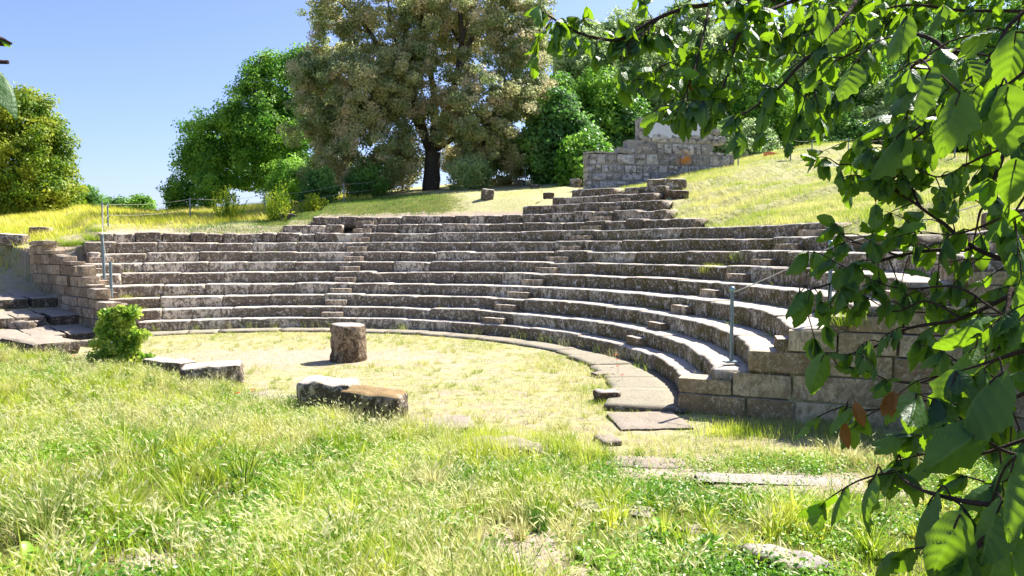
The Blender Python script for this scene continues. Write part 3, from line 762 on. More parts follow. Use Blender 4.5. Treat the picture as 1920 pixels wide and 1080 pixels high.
def lobes_points(lobes, g, clump=.55, per=60, hollow=.35, wantdirs=False):
    """leaf positions gathered in clumps spread through ellipsoids"""
    out = []; dirs = []
    for (c, rad, ncl) in lobes:
        c = np.array(c); rad = np.array(rad)
        U = g.normal(size=(ncl, 3)); U /= np.linalg.norm(U, axis=1)[:, None]
        q = hollow + (1 - hollow) * g.random(ncl) ** .45
        wob = 1 + .28 * fnoise(U * 2.2 + c[:1], 1.2, 3, 2)
        cc = c + U * q[:, None] * rad * wob[:, None]
        cs = clump * g.uniform(.55, 1.35, ncl)
        npp = np.maximum(6, (per * (cs / clump) ** 2)).astype(int)
        idx = np.repeat(np.arange(ncl), npp)
        d = g.normal(size=(len(idx), 3)); L = np.linalg.norm(d, axis=1)[:, None]; d = d / L * np.minimum(L, 1.9) * (.50 if ncl > 12 else .6)
        d[:, 2] *= .75
        out.append(cc[idx] + d * cs[idx][:, None])
        rel = d * .9 + U[idx] * .8; dirs.append(rel / (np.linalg.norm(rel, axis=1)[:, None] + 1e-6))
    return (np.concatenate(out), np.concatenate(dirs)) if wantdirs else np.concatenate(out)

def lobe_px(px, py, rx, ry, D, n, dz=0, rd=None):
    s = D / FPX
    return (PX(px, py, D + dz), (rx * s, (rd if rd else (rx + ry) / 2) * s, ry * s), n)

def tree(name, label, base, lobes, mat, leaf=.11, clump=.55, per=60, trunk_r=.3, fork=None, seed=1, group=None, cat='tree', hollow=.35, limbs=True, up=.3, extra=None, bark='bark'):
    g = rng(seed); t = thing(name, label, cat, tuple(base), group)
    P, O_ = lobes_points(lobes, g, clump, per, hollow, True)
    k = P[:, 2] > ground(P[:, 0], P[:, 1])[0] + .02; P = P[k]; O_ = O_[k]
    V, F = quads_leaf(P, leaf, g, up, bend=0, outw=O_)
    mb = MB(); mb.add(V, F); cr = mb.build('crown', mat, t)
    mb = MB(); base = np.array(base); cen = np.mean([l[0] for l in lobes], axis=0)
    H = cen[2] - base[2]; fk = base + (cen - base) * np.array([.2, .2, .35]) if fork is None else np.array(fork)
    tube(mb, smooth_path([base - [0, 0, .4], base + [0, 0, .02], base + (fk - base) * .5 + g.normal(0, .05 * trunk_r, 3), fk], 5), np.linspace(1.25, .85, 16)[: 16] * trunk_r, 12, .25, seed)
    mb.build('trunk', M[bark], t, True)
    if limbs:
        mb = MB()
        for (c, rad, n) in lobes:
            for q in range(2):
                e = np.array(c) + np.clip(g.normal(size=3), -1.2, 1.2) * np.array(rad) * .35
                mid = (fk + e) / 2 + g.normal(size=3) * .12 * np.linalg.norm(e - fk)
                pth = smooth_path([fk, mid, e], 6); tube(mb, pth, np.linspace(.5, .10, len(pth)) * trunk_r, 7, .2, seed + q)
                for z in range(3):
                    s0 = pth[int(g.integers(5, len(pth)))]; e2 = np.array(c) + np.clip(g.normal(size=3), -1.1, 1.1) * np.array(rad) * .42
                    tube(mb, smooth_path([s0, (s0 + e2) / 2 + g.normal(size=3) * .2, e2], 4), np.linspace(.16, .04, 9) * trunk_r, 5)
        mb.build('limbs', M[bark], t, True)
    return t

M['oak'] = leaf_mat('holm_oak_foliage', [(.15, .22, .07), (.36, .43, .17), (.50, .50, .22), (.66, .56, .34)], .56, .5, .35, nscale=.42)
M['green'] = leaf_mat('green_foliage', [(.06, .19, .018), (.17, .37, .035), (.30, .52, .06)], .52, .5, .3, nscale=.5)
M['ygreen'] = leaf_mat('yellow_green_foliage', [(.08, .18, .012), (.24, .36, .02), (.40, .44, .035)], .45, .5, .3, nscale=.5)
M['dgreen'] = leaf_mat('dark_green_foliage', [(.055, .15, .03), (.13, .29, .055), (.22, .42, .08)], .5, .5, .3, nscale=.45)
M['mgreen'] = leaf_mat('grey_green_foliage', [(.13, .24, .08), (.30, .43, .14), (.50, .60, .26)], .55, .5, .3, nscale=.4)
M['bush'] = leaf_mat('bright_shrub_foliage', [(.24, .38, .02), (.48, .56, .03), (.62, .62, .05)], .5, .6, .2, nscale=1)

D = 45
ob = G(808, 356, 20, 70); D = ob[1]
L = lambda *a, **k: lobe_px(*a, **k)
oak_l = [L(650, 185, 95, 80, D, 150, -2.4), L(690, 150, 70, 50, D, 60, -2.8), L(690, 265, 95, 85, D, 140, -2.2), L(610, 215, 65, 95, D, 80, -.5), L(580, 140, 40, 40, D, 24, 0), L(690, 325, 75, 40, D, 60, -1.6), L(745, 165, 50, 70, D, 45, -2.0),
         L(900, 190, 75, 90, D, 110, -2.2), L(965, 230, 62, 90, D, 100, -1.2), L(985, 130, 55, 85, D, 75, 0), L(915, 270, 60, 60, D, 60, -1.5), L(850, 215, 45, 90, D, 40, 1.5),
         L(930, 310, 60, 42, D, 50, 0), L(620, 330, 60, 34, D, 40, .5), L(760, 300, 40, 55, D, 40, 1.2), L(870, 300, 50, 45, D, 40, 1.5), L(785, 120, 45, 60, D, 44, -1.0), L(850, 60, 50, 60, D, 36, 2), L(830, 215, 42, 45, D, 34, -1.6), L(790, 40, 40, 45, D, 30, -.8), L(770, 190, 30, 40, D, 18, -1.2), L(720, 130, 60, 50, D, 40, 1.5),
         L(640, 20, 75, 45, D, 55, 0), L(720, 60, 70, 60, D, 50, .5), L(620, 75, 45, 35, D, 22, 1), L(800, 20, 90, 50, D, 75, 1), L(900, 30, 80, 60, D, 75, .5), L(960, 60, 70, 60, D, 60, 0), L(820, -50, 190, 40, D, 130, 0), L(860, 100, 60, 40, D, 28, 2), L(1000, 20, 40, 50, D, 28, 1)]
oak_l = [(c, r_, int(n * 1.2)) for c, r_, n in oak_l]
t = tree('holm_oak', 'huge bronze-green oak with dark trunk and browning foliage at the top of the slope', ob, oak_l, M['oak'], leaf=.105, clump=.52, per=150, trunk_r=.55, fork=PX(812, 285, D), seed=41, hollow=.25, limbs=False)
g_ = rng(17); mb = MB()
for pts, r0, r1 in (([(808, 290), (780, 200), (765, 120), (760, 40), (765, -30)], .34, .10), ([(812, 288), (815, 190), (800, 100), (790, 20), (780, -50)], .30, .10),
                    ([(790, 230), (740, 150), (700, 70), (655, 20), (620, -10)], .24, .07), ([(815, 260), (850, 170), (865, 80), (860, 0), (850, -50)], .28, .1),
                    ([(850, 170), (880, 80), (905, 45), (935, 22)], .2, .07), ([(868, 90), (845, 50), (838, 20)], .12, .05), ([(780, 200), (700, 190), (650, 215)], .16, .05),
                    ([(820, 280), (880, 240), (940, 200)], .2, .06), ([(725, 130), (690, 62), (650, 60)], .1, .04), ([(800, 270), (770, 215), (748, 205)], .2, .06),
                    ([(765, 120), (735, 60), (728, 0)], .14, .05), ([(865, 80), (885, 20), (900, -20)], .14, .05)):
    P = smooth_path([PX(a, b, D + g_.uniform(-.3, .9)) for a, b in pts], 6); tube(mb, P, np.linspace(r0, r1, len(P)), 9, .2, 3)
mb.build('limb', M['bark'], t, True)

def weed_bush(lab, x, y, rx, h, seed):
    g = rng(seed); p = np.array([x, y, gz(x, y)]); t = thing('weed_bush', lab, 'bush', tuple(p)); st = MB(); C = []
    for q in range(60):
        a = g.uniform(0, 6.28); r = rx * g.random() ** .6; b0 = p + [math.cos(a) * r * .6, math.sin(a) * r * .6, 0]
        hh = h * g.uniform(.45, 1.15) * (1 - .45 * (r / rx) ** 2); e = b0 + [math.cos(a) * r * .5, math.sin(a) * r * .5, hh]
        P = smooth_path([b0, (b0 + e) / 2 + g.normal(0, .04, 3), e], 4); tube(st, P, .012, 4)
        for f in np.linspace(.15, 1.0, 16): C.append(b0 + (e - b0) * f + g.normal(0, .07 * (1.1 - f * .7), 3))
    st.build('stems', M['herb'], t); mb = MB(); C = np.repeat(np.array(C), 2, 0); C = C + g.normal(0, .03, C.shape)
    V, F = quads_leaf(C, .055, g, .4, .5, .2); mb.add(V, F); mb.build('leaves', M['bush'], t)

D = 52
D = 60
tree('broadleaf_tree', 'rounded deep green tree left of the bronze oak', PX(520, 372, D + 1) * [1, 1, 0] + [0, 0, gz(*PX(520, 372, D + 1)[:2]) - .1],
     [L(530, 165, 70, 60, D, 120), L(470, 225, 75, 55, D, 120, -1), L(400, 265, 62, 50, D, 100, -.5), L(520, 250, 90, 70, D, 160, -1.5), L(450, 310, 90, 50, D, 130, -1), L(590, 180, 50, 70, D, 70, 1), L(370, 300, 38, 38, D, 45, 0), L(560, 320, 70, 55, D, 90, -2), L(575, 115, 38, 28, D, 34, 0), L(500, 120, 32, 26, D, 22, 0)],
     M['green'], .14, .75, 95, .4, seed=51)
D = 55
tree('broadleaf_tree', 'tall yellow-green tree at the far left edge of the field', PX(35, 405, D) * [1, 1, 0] + [0, 0, gz(*PX(35, 405, D)[:2]) - .1],
     [L(30, 225, 62, 55, D, 120), L(0, 300, 100, 80, D, 200, -1), L(85, 300, 48, 75, D, 110, -.5), L(60, 365, 85, 45, D, 140, -1), L(-80, 250, 90, 110, D, 120), L(20, 185, 40, 26, D, 30), L(-60, 350, 100, 60, D, 120, -1), L(95, 250, 22, 22, D, 14), L(30, 390, 115, 28, D, 110, -.5), L(-60, 390, 80, 35, D, 60), L(118, 350, 28, 50, D, 40, .5), L(60, 215, 45, 50, D, 50, .5)],
     M['ygreen'], .14, .65, 80, .35, seed=52)
for i, (px, py, rx, ry, d, lab, mt, sz) in enumerate([
    (165, 375, 32, 34, 60, 'dark bush beside the yellow-green tree, leftmost of the far hedge', 'dgreen', .13),
    (215, 388, 36, 24, 62, 'low dark bush in the middle of the far hedge', 'dgreen', .13),
    (262, 386, 32, 24, 63, 'low rounded bush at the right end of the far hedge', 'green', .13),
    (335, 358, 38, 42, 57, 'dark shrub at the left foot of the rounded green tree', 'green', .12),
    (395, 352, 42, 38, 56, 'broad shrub below the rounded green tree', 'green', .12),
    (545, 330, 62, 48, 52, 'leafy green shrub between the rounded tree and the oak', 'green', .11),
    (600, 345, 42, 38, 45, 'shrub filling the shade beneath the left side of the oak', 'dgreen', .10),
    (690, 330, 45, 35, 47, 'dark undergrowth shrub left of the oak trunk', 'dgreen', .10),
    (880, 318, 48, 34, 47, 'grey-green shrub right of the oak trunk', 'mgreen', .09),
    (425, 372, 34, 30, 39, 'bright yellow-green weed bush by the left field fence', 'bush', .07),
    (522, 372, 26, 34, 38.5, 'bright yellow-green weed bush right of the second fence post', 'bush', .07),
    (590, 372, 24, 16, 41, 'small pale weed bush on the shaded edge of the field', 'bush', .07)]):
    b = PX(px, py, d); z = gz(b[0], b[1])
    if mt == 'bush':
        weed_bush(lab, b[0], b[1], rx / FPX * d, ry * 2 / FPX * d, 70 + i); continue
    tree('shrub', lab, (b[0], b[1], z - .05), [L(px, py, rx * .8, ry * .8, d, int(26 + rx)), L(px - rx * .4, py + ry * .45, rx * .55, ry * .6, d, 20), L(px + rx * .45, py + ry * .4, rx * .5, ry * .6, d, 20), L(px, py + ry, rx * .7, ry * .5, d, 16)],
         M[mt], sz, .42 if mt != 'bush' else .25, 55, .07, seed=70 + i, cat='shrub', limbs=False, hollow=.2)

wood = [(1045, 250, 62, 95, 50, 'dark tree immediately right of the oak', 'dgreen'), (1130, 205, 75, 80, 56, 'leafy tree behind the stepped left shoulder of the monument', 'green'),
        (1100, 300, 45, 50, 47, 'low bright bush-like tree left of the monument', 'green'), (1215, 150, 80, 75, 62, 'pale grey-green tree rising behind the marble slab', 'mgreen'),
        (1180, 265, 62, 60, 55, 'dense dark tree directly behind the monument shoulder', 'dgreen'), (1310, 160, 80, 110, 66, 'tall pale tree behind the right part of the monument', 'mgreen'),
        (1420, 200, 75, 95, 60, 'green tree right of the monument behind the far fence', 'green'), (1390, 265, 60, 40, 54, 'low leafy tree at the right edge of the monument', 'mgreen'),
        (1480, 120, 85, 110, 70, 'tall grey-green tree half hidden by hanging leaves', 'mgreen'), (1540, 240, 80, 60, 62, 'round dark tree by the orange netting', 'dgreen'),
        (1600, 150, 90, 110, 68, 'tall green tree on the skyline above the right slope', 'green'), (1680, 220, 90, 80, 64, 'broad tree on the right hilltop', 'mgreen'),
        (1760, 130, 100, 120, 70, 'tall dark tree on the right hilltop behind the branches', 'dgreen'), (1850, 200, 100, 100, 66, 'wide tree near the right edge of the skyline', 'green'),
        (1950, 180, 110, 120, 68, 'tree at the extreme right of the skyline', 'mgreen'), (1290, 60, 70, 60, 76, 'very tall pale treetop far behind the monument, left one', 'mgreen'), (1400, 90, 80, 70, 78, 'very tall pale treetop far behind the monument, right one', 'mgreen'), (1560, 50, 100, 70, 80, 'towering tree far behind the orange netting', 'green'), (1700, 40, 110, 70, 80, 'towering tree far behind the right hilltop', 'mgreen'), (1850, 40, 110, 80, 80, 'towering tree at the far right of the wood', 'green'), (1085, 85, 62, 50, 72, 'pale treetop showing between the oak and the first hanging leaves', 'mgreen'), (1175, 70, 75, 55, 74, 'pale treetop above the left part of the monument', 'mgreen'), (1130, 140, 60, 50, 68, 'mid-green tree rising over the bright bush by the monument', 'green'), (1040, 190, 60, 50, 60, 'green tree filling the gap right of the oak crown', 'green'), (1100, 110, 60, 50, 66, 'small distant treetop between the oak and the hanging branch', 'mgreen')]
for i, (px, py, rx, ry, d, lab, mt) in enumerate(wood):
    b = PX(px, 300, d); z = gz(b[0], b[1])
    gy = 465 - (z - CAMH) / d * FPX
    ls = [L(px, py - ry * .3, rx * .75, ry * .6, d, 95), L(px - rx * .45, py + ry * .2, rx * .6, ry * .55, d, 65, -.8), L(px + rx * .45, py + ry * .15, rx * .6, ry * .55, d, 65, -.5), L(px, py + ry * .55, rx * .85, ry * .5, d, 75, -1.2)]
    low = py + ry * .8
    while low < gy + 5: ls.append(L(px, low, rx * .8, 32, d, 45, -.6)); low += 40
    tree('woodland_tree', lab, (b[0], b[1], z - .1), ls, M[mt], .17, .70, 75, .3, seed=120 + i, group='trees of the wood behind the monument', limbs=(i % 2 == 0))

# ivy covered stump
def ivy():
    p = G(232, 690, 10, 40); s = p[1] / FPX
    t = thing('ivy_covered_stump', 'pillar of bright ivy with white-flowered foot between the left wall and the orchestra', 'ivy', tuple(p))
    g = rng(8); mb = MB()
    rock(mb, p + np.array([-.05, .12, .45]), (.46, .45, 1.15), (0, .08, .3), 5, .06, 9, .4); mb.build('stone_core', M['seat2'], t)
    c = []
    for (px, py, rx, ry, n) in ((225, 586, 12, 11, 20), (234, 598, 13, 13, 18), (212, 600, 12, 12, 16), (222, 616, 20, 18, 44), (200, 628, 13, 18, 22), (240, 630, 14, 18, 24), (222, 645, 24, 22, 54), (248, 660, 18, 18, 34), (236, 676, 28, 15, 44), (266, 688, 22, 9, 26), (210, 662, 16, 22, 30), (292, 697, 18, 7, 16), (254, 642, 6, 10, 6), (192, 610, 6, 8, 6), (183, 645, 7, 5, 6), (198, 588, 5, 6, 5), (248, 586, 6, 5, 5), (262, 628, 8, 4, 5), (178, 668, 9, 6, 8), (275, 672, 9, 5, 8), (308, 703, 10, 5, 8), (196, 690, 12, 6, 10)):
        c.append((PX(px, py, p[1]), (rx * s, rx * s * .8, ry * s), n))
    P = lobes_points(c, g, .13, 46, .45); V, F = quads_leaf(P, .055, g, .3, .8, .25)
    mb = MB(); mb.add(V, F); mb.build('ivy_leaves', M['ivy'], t)
    P2 = P[g.choice(len(P), 110)] ; P2 = P2[P2[:, 2] < p[2] + .8]
    V, F = quads_leaf(P2 + [0, -.06, .02], .03, g, .5, .9, 0); mb = MB(); mb.add(V, F); mb.build('flowers', M['white'], t, kind='stuff')
M['ivy'] = leaf_mat('ivy_leaf', [(.12, .28, .03), (.40, .58, .06), (.62, .70, .12)], .5, .4, .4, nscale=2.6)
M['white'] = plain('white_petal', (.72, .70, .78), .8, .1, 0, .05)
ivy()

# ---------------------------------------------------------------- grasses and weeds
def blades(P, h, wd, g, lean=.35, seg=3, wind=(-.25, -.1), curl=.5, mb=None):
    """tapering bent blades rooted at P"""
    n = len(P); h = h * g.uniform(.5, 1.25, n); a = g.uniform(0, 2 * np.pi, n)
    d = np.stack([np.cos(a), np.sin(a), np.zeros(n)], -1) * (np.abs(g.normal(0, lean, n)))[:, None] + (np.array([wind[0], wind[1], 0]) if not isinstance(wind, np.ndarray) else wind)
    face = g.uniform(0, 2 * np.pi, n); s = np.stack([np.cos(face), np.sin(face), np.zeros(n)], -1) * (wd * g.uniform(.6, 1.3, n))[:, None] / 2
    V = np.zeros((n, seg * 2 + 1 + 0, 3)) if False else np.zeros((n, (seg + 1) * 2, 3))
    for k in range(seg + 1):
        t = k / seg
        c = P + np.stack([np.zeros(n), np.zeros(n), h * (t - .28 * curl * t * t)], -1) + d * (h * (t ** (1.3 + curl)))[:, None]
        wk = (1 - t ** 1.6) * .95 + .05
        V[:, 2 * k] = c - s * wk; V[:, 2 * k + 1] = c + s * wk
    tip = (V[:, -1] + V[:, -2]) / 2
    b = np.arange(n)[:, None] * (seg + 1) * 2
    F = np.concatenate([b + np.array([[2 * k, 2 * k + 1, 2 * k + 3, 2 * k + 2]]) for k in range(seg)])
    mb.add(V.reshape(-1, 3), F)
    return tip, d

def on_ground(x, y, dz=0):
    z, f = ground(x, y); return np.stack([x, y, z + dz], -1), f

def view_pts(g, n, y0, y1, px0, px1, pw=1.0):
    """ground points spread over a wedge of the site, denser nearby"""
    u = g.random(n); y = (y0 ** pw + u * (y1 ** pw - y0 ** pw)) ** (1 / pw)
    px = g.uniform(px0, px1, n); return (px - 960) / FPX * y, y

M['g_lush'] = leaf_mat('lush_grass', [(.13, .25, .012), (.36, .48, .03), (.58, .62, .08)], .55, .5, .3, nscale=1.1)
M['g_dry'] = leaf_mat('dry_grass', [(.42, .42, .14), (.72, .66, .34), (.56, .55, .16)], .5, .7, .15, nscale=1.2)
M['g_head'] = leaf_mat('pale_seed_heads', [(.62, .64, .28), (.85, .80, .55), (.72, .72, .34)], .5, .6, .2, nscale=1.0)
M['g_field'] = leaf_mat('meadow_grass', [(.20, .30, .03), (.44, .50, .08), (.56, .54, .18)], .45, .6, .2, nscale=.5)
M['g_bright'] = leaf_mat('bright_field_grass', [(.36, .44, .02), (.62, .62, .05), (.72, .64, .14)], .45, .6, .2, nscale=.5)
M['g_shade'] = leaf_mat('green_turf', [(.06, .15, .02), (.13, .26, .03), (.26, .34, .07)], .4, .6, .2, nscale=.9)

def bare_spots(x, y):
    k = np.ones_like(x)
    for (px, py, r) in BARE: p = BP[(px, py)]; k *= 1 - .95 * np.exp(-(((x - p[0]) / (r * 1.1)) ** 2 + ((y - p[1] + .12) / (r * 1.3)) ** 2) ** 1.5)
    return k
BARE = [(985, 1010, .62), (1000, 1065, .5), (520, 905, .3), (30, 1060, .4), (1440, 905, .55), (1340, 905, .55), (1540, 910, .6), (1620, 900, .5), (1230, 880, .6), (300, 1055, .35), (815, 795, .75), (500, 745, .6), (1215, 790, .9), (935, 856, .40), (1470, 1050, .36), (1120, 955, .28), (75, 650, 1.0), (200, 645, .7), (1190, 985, .2), (950, 760, .1), (1330, 865, .3), (690, 1010, .12), (1140, 835, .3), (1480, 830, .3)]
BP = {(a, b): G(a, b) for a, b, r in BARE}

def front_grass():
    g = rng(900)
    # density and type fields
    mbl = MB(); mbd = MB(); mbh = MB(); mbs = MB()
    x, y = view_pts(g, 230000, 3.6, 21.5, -120, 2050, 1.15)
    P, f = on_ground(x, y, -.01); Yb = lushb(x, y)
    r = np.hypot(x - CX, y - CY)
    edge = sstep(.5, -.9, y - Yb + n2(x, y, 1.1, 31) * .9)
    pxx = 960 + FPX * x / y
    right = sstep(1050, 1250, pxx)          # right of here the weeds are lower, greener
    patch = n2(x, y, .75, 41); p2 = n2(x, y, 2.2, 43)
    keep = f & (g.random(len(x)) < edge * (1 - .35 * right) * np.clip(.45 + p2 * 1.3, .08, .9) * bare_spots(x, y))
    drymix = sstep(-.15, .35, patch + .25 * (1 - right) - .3 * right)
    isdry = g.random(len(x)) < .12 + drymix * .6
    hh = (.19 + .16 * n2(x, y, 1.3, 44) + .10 * n2(x, y, 5, 45)) * (1 - .45 * right); hh = np.clip(hh, .06, .4)
    a = keep & ~isdry; blades(P[a], hh[a], .010, g, .6, 3, (-.1, -.05), .5, mb=mbl)
    b = keep & isdry; blades(P[b], hh[b] * 1.1, .009, g, .6, 3, (-.1, -.05), .5, mb=mbd)
    # nodding foxtail heads on thin stalks
    x, y = view_pts(g, 40000, 3.6, 20, -120, 1700, 1.1); P, f = on_ground(x, y); pxx = 960 + FPX * x / y
    pr_ = sstep(.3, -1.2, y - lushb(x, y)) * np.clip(.38 + 1.7 * n2(x, y, .8, 47) + .5 * n2(x, y, 3, 48), .02, 1) * (1 - .85 * sstep(1050, 1250, pxx)) * bare_spots(x, y)
    k = f & (g.random(len(x)) < pr_ * .9); P = P[k]
    tips, d = blades(P, .27 + .08 * n2(P[:, 0], P[:, 1], .8, 49), .004, g, .5, 3, (-.12, -.05), .5, mb=mbl)
    n = len(tips); L = g.uniform(.035, .085, n); D_ = d / (np.linalg.norm(d, axis=1)[:, None] + 1e-6); D_ += g.normal(size=(n, 3)) * .35; D_[:, 2] += g.uniform(-.1, 1.6, n); D_ /= np.linalg.norm(D_, axis=1)[:, None]
    s1 = np.cross(D_, g.normal(size=(n, 3))); s1 /= np.linalg.norm(s1, axis=1)[:, None]; s2 = np.cross(D_, s1)
    for q in range(2):
        s = (s1 if q == 0 else s2) * .0065
        V = np.stack([tips - D_ * .005, tips + D_ * (L * .4)[:, None] + s, tips + D_ * L[:, None] + [0, 0, -.012], tips + D_ * (L * .4)[:, None] - s], 1)
        mbh.add(V.reshape(-1, 3), np.arange(n)[:, None] * 4 + np.array([[0, 1, 2, 3]]))
    for q in range(7):                        # awns
        t0 = g.uniform(.1, .9, n)[:, None]; a0 = tips + D_ * L[:, None] * t0
        dd = D_ + g.normal(size=(n, 3)) * .45; dd /= np.linalg.norm(dd, axis=1)[:, None]; e = a0 + dd * g.uniform(.03, .06, n)[:, None]
        sd = np.cross(dd, g.normal(size=(n, 3))); sd /= np.linalg.norm(sd, axis=1)[:, None]
        V = np.stack([a0 - sd * .0012, a0 + sd * .0012, e], 1); mbh.add(V.reshape(-1, 3), np.arange(n)[:, None] * 3 + np.array([[0, 1, 2]]))
    # low leafy herbs
    x, y = view_pts(g, 34000, 3.6, 17, -120, 1990, 1.1); P, f = on_ground(x, y)
    pxx = 960 + FPX * x / y; rt = sstep(1050, 1250, pxx)
    pr_ = sstep(.3, -.8, y - lushb(x, y)) * np.clip(.34 + 2.2 * n2(x, y, .6, 53) + .55 * rt, .02, 1) * bare_spots(x, y)
    k = f & (g.random(len(x)) < pr_); P = P[k]; n = len(P)
    idx = np.repeat(np.arange(n), 16); C = P[idx] + g.normal(size=(len(idx), 3)) * [.05, .05, .0]; C[:, 2] += g.uniform(.01, 1, len(idx)) * (.07 + .14 * g.random(n)[idx])
    V, F = quads_leaf(C, .021, g, .8, .62, .25); mbs.add(V, F)
    # tussocks that fan out from their roots, with their own heads
    x, y = view_pts(g, 4600, 3.6, 21, -120, 2000, 1.1); P, f = on_ground(x, y); pxx = 960 + FPX * x / y
    pr_ = sstep(.8, -.4, y - lushb(x, y)) * bare_spots(x, y) * (1 - .75 * sstep(1050, 1250, pxx)) * np.clip(.6 + 1.3 * n2(x, y, .45, 95), .12, 1); k = f & (g.random(len(x)) < pr_); P = P[k]
    hc = .14 + .32 * g.random(len(P)) ** 1.7 + .08 * n2(P[:, 0], P[:, 1], .8, 91); kind_ = g.random(len(P)) + .7 * n2(P[:, 0], P[:, 1], .9, 92)
    mbk = MB()
    for q in range(len(P)):
        m_ = int(g.uniform(40, 95)); a = g.uniform(0, 2 * np.pi, m_); rr = g.random(m_) ** .7; sp = .025 + .18 * hc[q]
        C = P[q] + np.stack([np.cos(a) * rr * sp, np.sin(a) * rr * sp, np.zeros(m_)], -1)
        wd_ = np.stack([np.cos(a), np.sin(a), np.zeros(m_)], -1) * (rr * .75)[:, None] + [-.08, -.04, 0]
        tgt = mbl if kind_[q] < .55 else (mbd if kind_[q] > .66 else mbk)
        tp, dd = blades(C, hc[q], .011 if tgt is not mbd else .009, g, .15, 3, wd_, .6, mb=tgt)
        if kind_[q] > .35 and hc[q] > .16:
            nh = int(g.integers(4, 16)); tp = tp[:nh]; dd = dd[:nh]; L = g.uniform(.05, .10, nh); D_ = dd + g.normal(size=(nh, 3)) * .3 + [0, 0, .7]; D_ /= np.linalg.norm(D_, axis=1)[:, None]
            s1 = np.cross(D_, g.normal(size=(nh, 3))); s1 /= np.linalg.norm(s1, axis=1)[:, None]
            for s_ in (s1, np.cross(D_, s1)):
                V = np.stack([tp, tp + D_ * (L * .4)[:, None] + s_ * .0075, tp + D_ * L[:, None] + dd * .02, tp + D_ * (L * .4)[:, None] - s_ * .0075], 1)
                mbh.add(V.reshape(-1, 3), np.arange(nh)[:, None] * 4 + np.array([[0, 1, 2, 3]]))
    o = mbk.build('dark_tussocks', M['g_shade'], kind='stuff'); o['label'] = 'darker green tussocks in the near bank'; o['category'] = 'grass'
    for mb, nm, mt in ((mbl, 'foreground_grass', 'g_lush'), (mbd, 'dry_foreground_grass', 'g_dry'), (mbh, 'foxtail_seed_heads', 'g_head'), (mbs, 'leafy_ground_cover', 'herb')):
        lab = {'foreground_grass': 'green grass covering the near bank', 'dry_foreground_grass': 'straw coloured grass among the green on the near bank', 'foxtail_seed_heads': 'pale nodding foxtail heads across the near bank', 'leafy_ground_cover': 'low leafy weeds carpeting the near bank'}[nm]
        o = mb.build(nm, M[mt], kind='stuff'); o['label'] = lab; o['category'] = 'grass' if 'herb' not in mt else 'weeds'
front_grass()

def orchestra_grass():
    g = rng(901); a = MB(); b = MB()
    x, y = view_pts(g, 150000, 9.5, 27.6, 150, 1800, 1.3); P, f = on_ground(x, y, -.005)
    r = np.hypot(x - CX, y - CY); e = np.hypot((x + 6.0) / 5.5, (y - 20.5) / 1.9)
    ok = f & ((r < 10.15) | (y < 14.2)) & (y > lushb(x, y) - 1.0)
    den = np.clip(.85 + 1.3 * n2(x, y, .7, 61) + .5 * n2(x, y, 3, 62), .03, 1) * np.where(e < 1, .22 + .3 * e, 1) * bare_spots(x, y)
    den *= np.where((r > 9.0) & (r < 10.15), 1.4, 1)
    k = ok & (g.random(len(x)) < den); P = P[k]; gr = sstep(-.25, .25, n2(P[:, 0], P[:, 1], .9, 63) + .12) > g.random(len(P))
    hh = .06 + .07 * n2(P[:, 0], P[:, 1], 1.8, 64); hh = np.clip(hh, .02, 1); hh += .05 * (np.hypot(P[:, 0] - CX, P[:, 1] - CY) > 9) + .10 * sstep(1.2, -.3, P[:, 1] - lushb(P[:, 0], P[:, 1]))
    blades(P[gr], hh[gr], .009, g, .7, 2, mb=a); blades(P[~gr], hh[~gr] * 1.1, .009, g, .8, 2, mb=b)
    x, y = view_pts(g, 1500, 9.5, 27.5, 150, 1500, 1.2); P, f = on_ground(x, y); r = np.hypot(x - CX, y - CY); e = np.hypot((x + 6.0) / 5.0, (y - 20.5) / 1.7)
    k = f & (r < 10.3) & (e > .8) & (g.random(len(x)) < np.clip(.6 + 1.6 * n2(x, y, .6, 66), .08, 1)) & (y > lushb(x, y) - .5); P = P[k]
    for q in range(len(P)):
        m_ = int(g.uniform(14, 40)); an = g.uniform(0, 2 * np.pi, m_); rr = g.random(m_) ** .7; h_ = g.uniform(.05, .19)
        C = P[q] + np.stack([np.cos(an) * rr * .09, np.sin(an) * rr * .09, np.zeros(m_)], -1)
        blades(C, h_, .010, g, .15, 2, np.stack([np.cos(an), np.sin(an), np.zeros(m_)], -1) * (rr * .8)[:, None], .6, mb=a if g.random() < .75 else b)
    o = a.build('orchestra_grass', M['g_field'], kind='stuff'); o['label'] = 'short green grass on the theatre floor'; o['category'] = 'grass'
    o = b.build('orchestra_straw', M['g_dry'], kind='stuff'); o['label'] = 'thin straw on the theatre floor'; o['category'] = 'grass'
orchestra_grass()

